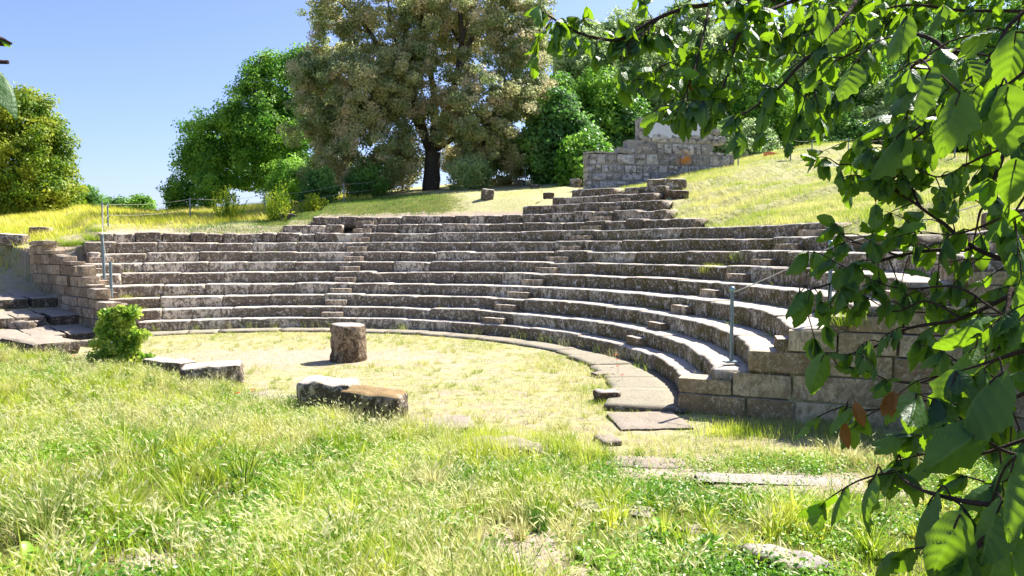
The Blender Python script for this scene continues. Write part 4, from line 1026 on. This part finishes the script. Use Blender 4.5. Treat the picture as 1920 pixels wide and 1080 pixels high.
def hill_grass():
    g = rng(902)
    a = MB(); b = MB(); c = MB()
    # right hillside
    x, y = view_pts(g, 200000, 13, 52, 1150, 2050, 1.4); P, f = on_ground(x, y, -.02); r = np.hypot(x - CX, y - CY); th = np.degrees(np.arctan2(y - CY, x - CX))
    rr0 = np.interp(th, [-60, -15, 0, 15, 20, 36.5, 37.5, 43, 45, 52, 56], [13, 16.5, 17.6, 17.6, 18.5, 18.5, 19.0, 19.3, 21.5, 22.4, 23.0])
    k = ~f & (r > rr0) & (th < 56) & (g.random(len(x)) < np.clip(.6 + n2(x, y, .5, 71), .12, 1)); P = P[k]; r = r[k]
    hh = np.clip(.20 + .16 * n2(P[:, 0], P[:, 1], .4, 72), .06, .45)
    blades(P, hh, .017, g, .4, 2, mb=a)
    # bright field on the left
    x, y = view_pts(g, 120000, 28, 75, -80, 700, 1.5); P, f = on_ground(x, y, -.02); r = np.hypot(x - CX, y - CY); th = np.degrees(np.arctan2(y - CY, x - CX))
    rb = np.interp(th, [95, 100, 110, 120, 130, 150, 180], [27, 23.5, 20.5, 19.2, 18.4, 17, 17])
    k = (~f | (x < -22)) & (r > rb) & (g.random(len(x)) < np.clip(.7 + n2(x, y, .4, 73), .2, 1)); P = P[k]
    hh = np.clip(.36 + .2 * n2(P[:, 0], P[:, 1], .3, 74), .1, .8) * sstep(17.5, 24, r[k])
    blades(P, hh, .026, g, .35, 2, mb=b)
    # short turf below the oak and round the upper stones
    x, y = view_pts(g, 110000, 31, 47, 150, 1240, 1.2); P, f = on_ground(x, y, -.01); r = np.hypot(x - CX, y - CY); th = np.degrees(np.arctan2(y - CY, x - CX))
    rmin = np.interp(th, [50, 65, 65.5, 94, 95, 98, 99, 125], [23.2, 23.2, 20.2, 20.2, 19.3, 19, 18.2, 18])
    oak = sstep(1.2, .8, np.hypot((x + 9.5) / 6.5, (y - 38) / 8.5)) ; dens = np.clip(.15 + .9 * oak + .6 * n2(x, y, .6, 75), .04, 1)
    k = ~f & (r > rmin) & (r < 30) & (g.random(len(x)) < dens); P = P[k]
    kk = g.random(len(P)) < oak[k] * .9; blades(P[kk], .14, .016, g, .6, 2, mb=c); blades(P[~kk], .09, .014, g, .7, 2, mb=a)
    for mb, nm, mt, lab in ((a, 'hillside_grass', 'g_field', 'pale yellow-green grass on the right hillside'), (b, 'field_grass', 'g_bright', 'tall bright grass of the left field'), (c, 'turf', 'g_shade', 'short turf under and beside the oak')):
        o = mb.build(nm, M[mt], kind='stuff'); o['label'] = lab; o['category'] = 'grass'
hill_grass()

# weeds rooted in the joints of the seats
def joint_weeds():
    g = rng(903); a = MB(); b = MB()
    for k in range(0, 10):
        n = 26; T = g.uniform(-8, 118, n); T = T[g.random(n) < (.85 if k else 1)]
        for t in T:
            r = TR[k + 1] - .03 if k < 10 else TR[k]; m = int(g.integers(6, 26)); s = g.uniform(.03, .12)
            P = np.array([CX + r * math.cos(R_(t)), CY + r * math.sin(R_(t)), TZ[k]]) + g.normal(size=(m, 3)) * [s, s, 0]
            P[:, :2] -= np.array([math.cos(R_(t)), math.sin(R_(t))]) * .05
            blades(P, g.uniform(.04, .16), .006, g, .6, 2, mb=a if g.random() < .5 else b)
    # taller weeds along the foot of the lowest row
    for q in range(60):
        t = g.uniform(5, 117); r = g.uniform(11.0, 11.28); m = int(g.integers(5, 22)); s = .10
        P = np.array([CX + r * math.cos(R_(t)), CY + r * math.sin(R_(t)), .07]) + g.normal(size=(m, 3)) * [s, s, 0]
        blades(P, g.uniform(.12, .42), .006, g, .35, 3, mb=a if q % 2 else b)
    for (px, py, h, m) in ((1340, 528, .32, 240), (1395, 505, .3, 120), (1640, 440, .4, 200), (1590, 770, .3, 300), (1330, 640, .15, 60), (1212, 605, .16, 60), (1280, 578, .14, 60), (240, 570, .25, 160), (170, 470, .35, 300), (150, 478, .3, 400), (130, 470, .3, 400), (185, 462, .25, 300), (110, 462, .25, 300), (240, 520, .15, 60), (260, 590, .2, 120), (1120, 455, .3, 30), (1213, 455, .3, 40), (1460, 455, .4, 30), (1372, 590, .2, 30)):
        p = G(px, py, 5, 60); P = p + g.normal(size=(m, 3)) * [.16, .14, 0]; P[:, 2] = p[2] + .05
        blades(P + [0, 0, .2 if m > 100 and px > 1200 else .1], h, .009, g, .6, 3, mb=a)
    o = a.build('joint_grass', M['g_lush'], kind='stuff'); o['label'] = 'green grass sprouting from joints of the seat rows'; o['category'] = 'grass'
    o = b.build('joint_straw', M['g_dry'], kind='stuff'); o['label'] = 'dry stalks sprouting from joints of the seat rows'; o['category'] = 'grass'
joint_weeds()

# taller clumps that stand apart
def clump(name, label, px, py, m, h, spread, mat, wd=.007, lean=.25, seed=0, wind=(-.1, 0)):
    g = rng(seed + 40); p = G(px, py); mb = MB(); x = p[0] + g.normal(0, spread, m); y = p[1] + g.normal(0, spread * .6, m)
    P = np.stack([x, y, ground(x, y)[0]], -1); blades(P, h, wd, g, lean, 4, wind, .4, mb)
    o = mb.build(name, M[mat]); o.data.transform(Matrix.Translation(-Vector(p))); o.location = p; o['label'] = label; o['category'] = 'grass clump'; o['kind'] = 'stuff'
for i, c in enumerate([(905, 868, 800, .52, .33, 'g_lush', 'tall green grass clump behind the white slab'), (1075, 868, 500, .42, .25, 'g_lush', 'green grass clump right of the white slab'),
                       (1010, 935, 500, .34, .22, 'g_lush', 'yellow-green grass clump in front of the white slab'), (650, 800, 420, .36, .32, 'g_dry', 'seeding weeds standing before the square dark block'),
                       (745, 805, 420, .28, .30, 'g_lush', 'green weeds standing before the rust-topped block'), (390, 737, 520, .32, .42, 'g_lush', 'weeds against the white-topped block'),
                       (1385, 815, 700, .22, .32, 'g_lush', 'green tuft at the foot of the right end wall'), (1540, 815, 900, .26, .7, 'g_shade', 'shaded green weeds along the right end wall foot'),
                       (1290, 765, 200, .2, .09, 'g_lush', 'small bright tuft at the corner of the right end wall'), (655, 690, 160, .10, .3, 'g_lush', 'low grass at the foot of the column stump'), (1180, 785, 260, .10, .3, 'g_lush', 'grass creeping over the left edge of the kerb end slab'), (1130, 760, 240, .14, .25, 'g_lush', 'grass round the rough brown boulder'), (250, 700, 300, .3, .3, 'g_lush', 'weeds at the foot of the ivy stump')]):
    clump('grass_clump', c[6], c[0], c[1], c[2], c[3], c[4], c[5], seed=i)

# broad-leaved plants
def rosette(px, py, n, L, label, seed):
    g = rng(seed); p = G(px, py); mb = MB()
    for i in range(n):
        a = g.uniform(0, 6.28); el = g.uniform(.5, 1.2); l = L * g.uniform(.6, 1.1); dr = np.array([math.cos(a) * math.cos(el), math.sin(a) * math.cos(el), math.sin(el)])
        sd = np.array([-math.sin(a), math.cos(a), 0]); ts = np.linspace(0, 1, 8); V = []
        for t in ts:
            c = p + dr * l * t + np.array([0, 0, -.35 * l * t * t]); wv = l * .16 * math.sin(math.pi * min(1, t * .9 + .08)) ** .7
            V += [c - sd * wv + [0, 0, wv * .4], c, c + sd * wv + [0, 0, wv * .4]]
        I = np.arange(7)[:, None] * 3 + np.arange(2)[None]; F = np.stack([I, I + 1, I + 4, I + 3], -1).reshape(-1, 4); mb.add(V, F)
    o = mb.build('broadleaf_weed', M['herb'], None, True); o.data.transform(Matrix.Translation(-Vector(p))); o.location = p; o['label'] = label; o['category'] = 'weed'
rosette(1245, 1015, 16, .30, 'broad-leaved weed rosette left of the bright white stone', 1)
rosette(1330, 1035, 12, .24, 'broad-leaved weed below the bright white stone', 2)
rosette(1110, 1060, 9, .26, 'upright weed at the bottom middle of the foreground', 3)
rosette(1640, 870, 14, .2, 'broad-leaved weed on the far side of the big hanging leaves', 4)
rosette(60, 1060, 8, .22, 'thin-leaved weed in the bottom left corner', 5)

# poppies
def poppy(px, py, h, label, seed):
    g = rng(seed); p = G(px, py); t = thing('poppy', label, 'flower', tuple(p), 'red poppies'); top = p + np.array([g.normal(0, .03), g.normal(0, .03), h])
    mb = MB(); tube(mb, smooth_path([p, (p + top) / 2 + g.normal(0, .01, 3), top], 3), .004, 5); mb.build('stem', M['herb'], t)
    mb = MB()
    for q in range(4):
        a = q * 1.57 + g.uniform(-.2, .2); u = np.array([math.cos(a), math.sin(a), .35]); s = np.array([-math.sin(a), math.cos(a), 0])
        V = [top, top + u * .03 - s * .028, top + u * .05, top + u * .03 + s * .028]; mb.add(V, [[0, 1, 2, 3]])
    mb.build('petals', M['poppy'], t)
for i, (px, py, h, lab) in enumerate([(1166, 722, .22, 'poppy beside the rough brown boulder, nearest of the right hand cluster'), (1158, 708, .26, 'poppy just behind the nearest one by the brown boulder'), (1156, 694, .26, 'third poppy back along the kerb, right side'),
                                      (1150, 682, .24, 'farthest poppy of the right hand cluster by the kerb'), (141, 682, .2, 'poppy between the left outcrops'), (592, 628, .2, 'poppy at the foot of the seats left of the column stump'),
                                      (470, 752, .2, 'poppy behind the long low slab'), (446, 758, .2, 'poppy at the left end of the long low slab'), (612, 706, .1, 'poppy far to the left of the paired blocks, on bare ground')][:8]):
    poppy(px, py, h, lab, i)

# ---------------------------------------------------------------- near tree with hanging leaves
M['bigleaf'] = leaf_mat('hanging_broad_leaf', [(.012, .055, .026), (.026, .095, .030), (.05, .14, .022)], .42, .45, .5, tcol=(.30, .52, .008), nscale=2.0, bumpy=90)
M['deadleaf'] = leaf_mat('brown_dead_leaf', [(.20, .08, .02), (.38, .17, .05)], .3, .7, .2)

def leaf_proto(lobed, g, nu=17, nv=13):
    """broad pointed leaf with a few soft lobes, folded along the midrib and drooping; base at origin, tip towards +x"""
    t = np.linspace(0, 1, nu); v = np.linspace(-1, 1, nv)
    T, Vv = np.meshgrid(t, v, indexing='ij')
    wid = g.uniform(.36, .46)
    Wd = wid * np.sin(np.pi * np.clip(t, 0, 1) ** .66) ** .75
    if lobed:
        for c, a_, w_ in ((.34, .16, .085), (.62, .12, .07), (.50, -.10, .05), (.80, -.08, .06)):
            Wd = Wd * (1 + a_ * np.exp(-((t - c) / w_) ** 2))
    ph = g.uniform(0, 6, 2)
    edge = 1 + .05 * np.sin(T * 17 + ph[0] + Vv) * (np.abs(Vv) > .8) + .03 * np.sin(T * 41 + ph[1])
    W_ = Wd[:, None] * edge
    x = T - .16 * np.abs(Vv) ** 1.5 * (1 - T) ** 3 * 2.0; yy = W_ * Vv
    fold = g.uniform(.35, 1.05); droop = g.uniform(.3, 1.0); side = g.uniform(-.25, .25)
    ven = np.abs(((T * 5.5 - np.abs(Vv) * 1.6) % 1.0) - .5) * 2            # side veins, sunk
    z = -fold * np.abs(yy) ** 1.35 * 1.25 - droop * .55 * T ** 2 - .045 * ven ** 3 * (np.abs(Vv) > .06) + .018 * np.sin(T * 9 + ph[0]) * np.abs(Vv) ** 2 + side * yy
    yy = yy * (1 - .32 * fold); x = x * (1 - .14 * droop * T)
    vn = np.maximum(np.clip(ven ** 4, 0, 1) * .75, np.abs(Vv) < .05).reshape(-1)
    P = np.stack([x, yy + side * .4 * T ** 2, z], -1).reshape(-1, 3)
    I = np.arange(nu - 1)[:, None] * nv + np.arange(nv - 1)[None]; F = np.stack([I, I + 1, I + nv + 1, I + nv], -1).reshape(-1, 4)
    return P, F, vn

def place_leaves(pos, dirs, size, g, mb, protos, petiole=None):
    for p, d, s in zip(pos, dirs, size):
        ps = protos if not isinstance(protos, tuple) else protos[0 if s / max(p[1], .5) > .034 else 1]
        P, F, vn = ps[int(g.integers(len(ps)))]
        if hasattr(mb, 'att'): mb.att.append(vn)
        d = d / (np.linalg.norm(d) + 1e-9); up = np.array([0, 0, 1.0]) + g.normal(0, .35, 3)
        sd = np.cross(up, d); sd /= np.linalg.norm(sd) + 1e-9; nn = np.cross(d, sd)
        Mx = np.stack([d, sd, nn], 0)
        base = p + d * s * .25
        mb.add(base + (P * s) @ Mx, F)
        if petiole is not None: tube(petiole, [p, p + d * s * .14 + [0, 0, .02 * s], base], [.012 * s + .0006] * 3, 4)

def near_tree():
    g = rng(2024); protos = ([leaf_proto(i % 3 != 0, g, 27, 15) for i in range(14)], [leaf_proto(i % 3 != 0, g, 13, 9) for i in range(14)])
    t = thing('broadleaved_tree', 'near tree reaching in from the right with large drooping lobed leaves', 'tree', (3.6, 1.9, gz(3.6, 1.9)))
    tb = MB(); b0 = np.array([3.6, 1.9, gz(3.6, 1.9)])
    tube(tb, smooth_path([b0 - [0, 0, .3], b0 + [0, 0, .05], b0 + [.05, .05, 1.6], b0 + [-.05, .2, 3.2], b0 + [.1, .5, 4.6]], 6), np.linspace(.20, .10, 25), 14, .15, 3)
    tb.build('trunk', M['bark'], t, True)
    br = MB(); pet = MB(); lf = MB(); lf.att = []; twigs = []
    trunkp = lambda z: b0 + np.array([0, .1, z])
    #  (picture x, y, distance) along each branch, thickness, leaf size in metres
    B = [([(2060, -60, 2.9), (1800, -40, 3.6), (1500, -5, 4.2), (1330, 8, 4.3), (1240, 32, 4.3), (1160, 72, 4.2), (1085, 62, 4.1), (1022, 22, 4.0)], .022, .125, 2.6),
         ([(1240, 32, 4.3), (1200, 68, 4.2), (1165, 92, 4.1)], .007, .125, 3.0),
         ([(1330, 8, 4.3), (1310, 90, 4.0), (1290, 170, 3.8), (1270, 215, 3.7)], .008, .125, 2.4),
         ([(1500, -5, 4.2), (1400, 45, 3.9), (1375, 110, 3.8), (1345, 180, 3.7), (1300, 190, 3.6)], .010, .13, 2.6),
         ([(1620, -20, 3.3), (1560, 60, 3.1), (1470, 150, 3.0), (1400, 205, 3.0), (1370, 215, 3.0)], .010, .12, 2.6),
         ([(1560, 60, 3.1), (1520, 150, 3.0), (1500, 215, 2.9)], .007, .12, 3.0),
         ([(2000, 105, 2.0), (1895, 102, 2.1), (1795, 96, 2.2), (1700, 60, 2.4), (1620, 95, 2.5), (1560, 120, 2.6)], .012, .125, 2.6),
         ([(1795, 96, 2.2), (1730, 118, 2.0), (1700, 135, 1.7)], .006, .15, 2.0),
         ([(2000, -60, 2.2), (1900, 40, 2.1), (1850, 120, 2.0), (1800, 160, 1.9)], .010, .14, 2.4),
         ([(1970, 60, 1.7), (1905, 140, 1.7), (1880, 160, 1.7)], .008, .15, 2.2),
         ([(2000, 140, 2.8), (1890, 205, 2.8), (1878, 300, 2.8), (1850, 378, 2.8), (1838, 400, 2.8), (1820, 462, 2.9)], .012, .12, 2.2),
         ([(2040, 590, 2.3), (1920, 503, 2.6), (1823, 461, 2.8), (1729, 392, 3.0), (1665, 350, 3.1), (1610, 342, 3.2)], .014, .115, 2.8),
         ([(1823, 461, 2.8), (1740, 468, 2.8), (1640, 492, 2.8), (1575, 530, 2.8), (1520, 548, 2.8), (1500, 556, 2.75)], .008, .125, 2.8),
         ([(1700, 482, 2.8), (1600, 455, 2.9), (1560, 415, 3.0)], .005, .12, 2.8),
         ([(1665, 350, 3.1), (1720, 300, 3.1), (1790, 250, 3.1)], .006, .12, 2.8),
         ([(1729, 392, 3.0), (1680, 300, 3.2), (1640, 260, 3.3), (1600, 275, 3.4)], .006, .12, 3.2),
         ([(1730, 250, 2.8), (1650, 300, 3.0), (1570, 310, 3.1), (1550, 300, 3.1)], .006, .11, 3.2),
         ([(2000, 490, 2.3), (1900, 545, 2.4), (1800, 597, 2.5), (1700, 618, 2.6), (1640, 650, 2.6), (1585, 668, 2.6)], .011, .125, 2.4),
         ([(1800, 597, 2.5), (1740, 565, 2.6), (1680, 585, 2.7), (1620, 555, 2.8)], .005, .115, 3.0),
         ([(1900, 545, 2.4), (1890, 600, 2.3), (1860, 650, 2.2), (1840, 700, 2.1)], .007, .125, 2.6),
         ([(2000, 700, 1.9), (1900, 745, 2.0), (1800, 760, 2.2), (1700, 752, 2.4), (1640, 770, 2.5), (1585, 765, 2.55)], .007, .125, 2.4),
         ([(1980, 640, 1.5), (1900, 668, 1.55), (1830, 690, 1.6), (1790, 700, 1.6)], .007, .15, 2.2),
         ([(1980, 860, 1.5), (1880, 845, 1.5), (1800, 800, 1.6), (1760, 790, 1.65)], .006, .13, 3.0),
         ([(2000, 960, 1.3), (1890, 948, 1.35), (1780, 935, 1.45), (1700, 915, 1.55), (1675, 895, 1.6)], .009, .14, 2.0),
         ([(1890, 948, 1.35), (1850, 1010, 1.3), (1800, 1040, 1.3)], .005, .13, 2.4),
         ([(2020, 300, 2.2), (1950, 330, 2.2), (1900, 400, 2.2), (1880, 440, 2.2)], .007, .12, 2.6),
         ([(2000, 20, 3.2), (1800, 20, 3.4), (1700, 10, 3.5), (1600, 40, 3.6), (1500, 70, 3.6)], .010, .12, 2.8),
         ([(2010, 180, 3.0), (1850, 200, 3.0), (1760, 210, 3.0), (1700, 260, 3.0), (1655, 230, 3.1)], .008, .12, 3.0),
         ([(1920, -60, 3.8), (1750, -30, 3.9), (1650, 60, 3.9), (1590, 140, 3.8), (1560, 190, 3.8)], .009, .12, 2.8),
         ([(2060, 520, 1.9), (1960, 560, 1.9), (1900, 610, 1.9)], .007, .13, 2.4),
         ([(1980, 800, 1.6), (1900, 830, 1.65), (1820, 850, 1.7), (1740, 850, 1.75), (1680, 862, 1.8)], .006, .12, 3.0),
         ([(1990, 900, 1.5), (1920, 890, 1.5), (1860, 905, 1.5), (1800, 890, 1.55)], .006, .12, 2.6),
         ([(1890, 948, 1.35), (1830, 985, 1.4), (1770, 1010, 1.4)], .004, .12, 2.6),
         ([(2000, 620, 2.2), (1900, 640, 2.3), (1800, 690, 2.4), (1720, 720, 2.5), (1660, 715, 2.5)], .006, .12, 2.6),
         ([(1900, 600, 2.3), (1800, 540, 2.5), (1700, 540, 2.7), (1620, 520, 2.8), (1560, 490, 2.8)], .005, .11, 2.8),
         ([(1960, 380, 2.4), (1850, 420, 2.6), (1780, 440, 2.7), (1700, 440, 2.9)], .006, .11, 2.8),
         ([(1960, 260, 2.4), (1850, 290, 2.6), (1760, 330, 2.8), (1700, 320, 3.0), (1640, 330, 3.1)], .006, .11, 2.8),
         ([(1700, -30, 3.9), (1560, 20, 4.0), (1440, 60, 4.0), (1340, 90, 4.0), (1250, 120, 4.0), (1215, 150, 4.0)], .008, .115, 3.0),
         ([(1960, 320, 2.0), (1900, 360, 2.1), (1860, 330, 2.2)], .005, .12, 2.4)]
    for bi, (pts, r, ls, dens) in enumerate(B):
        ls = ls * np.interp(np.mean([q[2] for q in pts[1:]]), [1.4, 2.2, 3.0], [.86, .88, 1.0])
        P = smooth_path([PX(*q) for q in pts], 7); P = P + np.stack([fnoise(P + 9 * k_, 5, bi + k_, 2) for k_ in range(3)], -1) * .018
        if pts[0][0] > 1960: 
            e = P[0]; q = trunkp(min(4.4, max(.8, e[2] - b0[2] - .1)))
            P = np.vstack([smooth_path([q, (q + e) / 2 + [0, 0, .06], e], 4)[:-1], P])
        tube(br, P, np.linspace(r, r * .22, len(P)), 7, .2, bi)
        seglen = np.linalg.norm(np.diff(P, axis=0), axis=1); cum = np.concatenate([[0], np.cumsum(seglen)])
        vis0 = cum[-1] * (.40 if pts[0][0] > 1960 else .12)
        near_ = np.mean([q[2] for q in pts[1:]]); n = int((cum[-1] - vis0) / .040 * dens / 2.4 * np.interp(near_, [1.4, 2.1, 3.0, 4.2], [.38, .56, .62, 1.35]))
        for q in range(n):
            s = vis0 + (cum[-1] - vis0) * (q + g.random()) / n; p = np.array([np.interp(s, cum, P[:, c]) for c in range(3)])
            i = min(len(P) - 2, int(np.searchsorted(cum, s)) - 1); T = P[i + 1] - P[i]; T /= np.linalg.norm(T) + 1e-9
            d = T * g.uniform(.1, .9) + g.normal(size=3) * .75; d[2] -= .25; d /= np.linalg.norm(d)
            L_ = g.uniform(.05, .24) * (1.0 if r > .006 else .8); e = p + d * L_; e[2] -= L_ * .2
            m = smooth_path([p, (p + e) / 2 + [0, 0, .015], e], 3); tube(br, m, np.linspace(.0028, .0014, len(m)), 5); twigs.append((m, ls))
        twigs.append((P[-4:], ls))
    pos = []; dirs = []; size = []
    for m, ls in twigs:
        for q in range(int(g.integers(3, 6))):
            i = int(g.integers(len(m) // 2, len(m))); p = m[i]
            d = (m[-1] - m[0]); d = d / (np.linalg.norm(d) + 1e-9) * .6 + g.normal(size=3) * .55; d[2] -= .75
            pos.append(p); dirs.append(d); size.append(ls * g.choice([.38, .52, .66, .85], p=[.3, .35, .25, .1]))
    # large leaves that can be told apart
    for (px, py, D_, ang, s) in [(1745, 130, 1.55, 235, .125), (1800, 175, 1.6, 245, .14), (1890, 165, 1.6, 265, .15), (1860, 60, 1.6, 190, .11), (1905, 60, 1.7, 260, .13), (1700, 30, 2.0, 240, .13), (1590, 60, 2.5, 235, .13), (1600, 120, 2.2, 240, .12),
                                (1640, 893, 1.6, 235, .125), (1755, 925, 1.45, 240, .135), (1800, 965, 1.3, 245, .13), (1880, 940, 1.3, 240, .12), (1905, 855, 1.3, 240, .15), (1850, 800, 1.5, 215, .15), (1880, 700, 1.5, 220, .16), (1690, 870, 1.8, 190, .10), (1760, 850, 1.7, 205, .11),
                                (1700, 812, 2.0, 205, .10), (1790, 1000, 1.35, 250, .10), (1900, 1010, 1.3, 255, .11), (1870, 1020, 1.3, 250, .12), (1760, 790, 1.8, 200, .12), (1520, 548, 2.7, 250, .14), (1500, 548, 2.7, 225, .11), (1545, 665, 2.6, 240, .14), (1590, 765, 2.5, 215, .12), (1905, 300, 2.0, 260, .12), (1830, 650, 1.9, 215, .13), (1915, 520, 2.0, 250, .12)]:
        a = R_(ang); d = np.array([math.cos(a), g.uniform(-.35, .1), math.sin(a)]); p = PX(px, py, D_)
        pos.append(p); dirs.append(d); size.append(s * .84)
        # a twig for each of these, joining it to the nearest branch point
        allp = np.concatenate([m for m, _ in twigs]); q = allp[np.argmin(np.linalg.norm(allp - p, axis=1))]
        tube(br, smooth_path([q, (p + q) / 2 + [0, 0, .02], p], 4), .0022, 5)
    # unseen rest of the crown above the view, added to shade the hanging leaves
    lo = [leaf_proto(True, g, 6, 5) for i in range(5)]; p2 = []; d2 = []; s2 = []
    for q in range(34):
        c = np.array([3.2, 2.6, 5.0]) + g.normal(size=3) * [1.5, 1.5, .75]
        if c[2] < 3.25 + .37 * c[1] or c[1] < -1.5 or np.hypot(c[0] - 3.6, c[1] - 1.9) > 3.4: continue
        q0 = b0 + [.05, .35, 4.1]; pth = smooth_path([q0, (q0 + c) / 2 + [0, 0, .2], c], 4)
        if q % 3 == 0: tube(br, pth, np.linspace(.02, .004, len(pth)), 6)
        for k_ in range(26):
            e = c + g.normal(size=3) * .32; e[2] = max(e[2], 3.2 + .36 * e[1]); dd = g.normal(size=3) * .6; dd[2] -= .6; p2.append(e); d2.append(dd); s2.append(.12 * g.uniform(.6, 1.1))
    place_leaves(p2, d2, s2, g, lf, lo)
    br.build('branches', M['twig'], t, True)
    place_leaves(pos, dirs, size, g, lf, protos, pet)
    cr = lf.build('crown', M['bigleaf'], t, True); va = np.concatenate(lf.att); at = cr.data.attributes.new('vein', 'FLOAT', 'POINT')
    if len(va) == len(cr.data.vertices): at.data.foreach_set('value', va.astype(np.float32))
    pet.build('leaf_stalks', M['twig'], t)
    pts = [PX(1603, 755, 2.5), PX(1585, 795, 2.5), PX(1675, 735, 2.4), PX(1690, 740, 2.4), PX(1305, 140, 3.9)]
    for q in pts:
        dl = MB(); place_leaves([q], [np.array([0, 0, -1.]) + g.normal(0, .3, 3)], [.07], g, dl, protos); dl.build('dead_leaf', M['deadleaf'], t, True)['label'] = 'curled brown dead leaf'
    print('near leaves', len(pos))
near_tree()

def left_tree():
    g = rng(55); protos = [leaf_proto(True, g) for i in range(3)]
    b0 = np.array([-4.4, 1.6, gz(-4.4, 1.6)]); t = thing('broadleaved_sapling', 'dark leaf and twig of a near sapling poking in at the left edge', 'tree', tuple(b0))
    mb = MB(); tube(mb, smooth_path([b0 - [0, 0, .2], b0 + [0, 0, 1.2], b0 + [.1, .1, 2.6], b0 + [.2, .1, 3.4]], 5), np.linspace(.05, .02, 16), 9, .2)
    mb.build('trunk', M['bark'], t, True)
    mb = MB(); lf = MB(); a = PX(22, 82, 2.0); c = PX(-25, 70, 2.0)
    tube(mb, smooth_path([b0 + [.12, .1, 2.5], PX(-200, 60, 2.0), c, PX(5, 75, 2.0), a], 5), np.linspace(.014, .003, 21), 6)
    p2 = PX(-14, 118, 1.9); tube(mb, smooth_path([b0 + [.12, .1, 2.2], PX(-200, 110, 1.9), p2], 5), np.linspace(.012, .002, 11), 6)
    mb.build('branches', M['twig'], t, True)
    place_leaves([p2, PX(-60, 130, 1.9), PX(-150, 60, 2), PX(-120, 115, 1.9), PX(2, 72, 2.0)], [np.array([.55, 0, -.6]), np.array([.1, 0, -1]), np.array([.1, .1, -1]), np.array([.5, .1, -.8]), np.array([.95, .1, -.4])], [.13, .12, .12, .12, .03], g, lf, protos)
    lf.build('crown', M['bigleaf'], t, True)
left_tree()
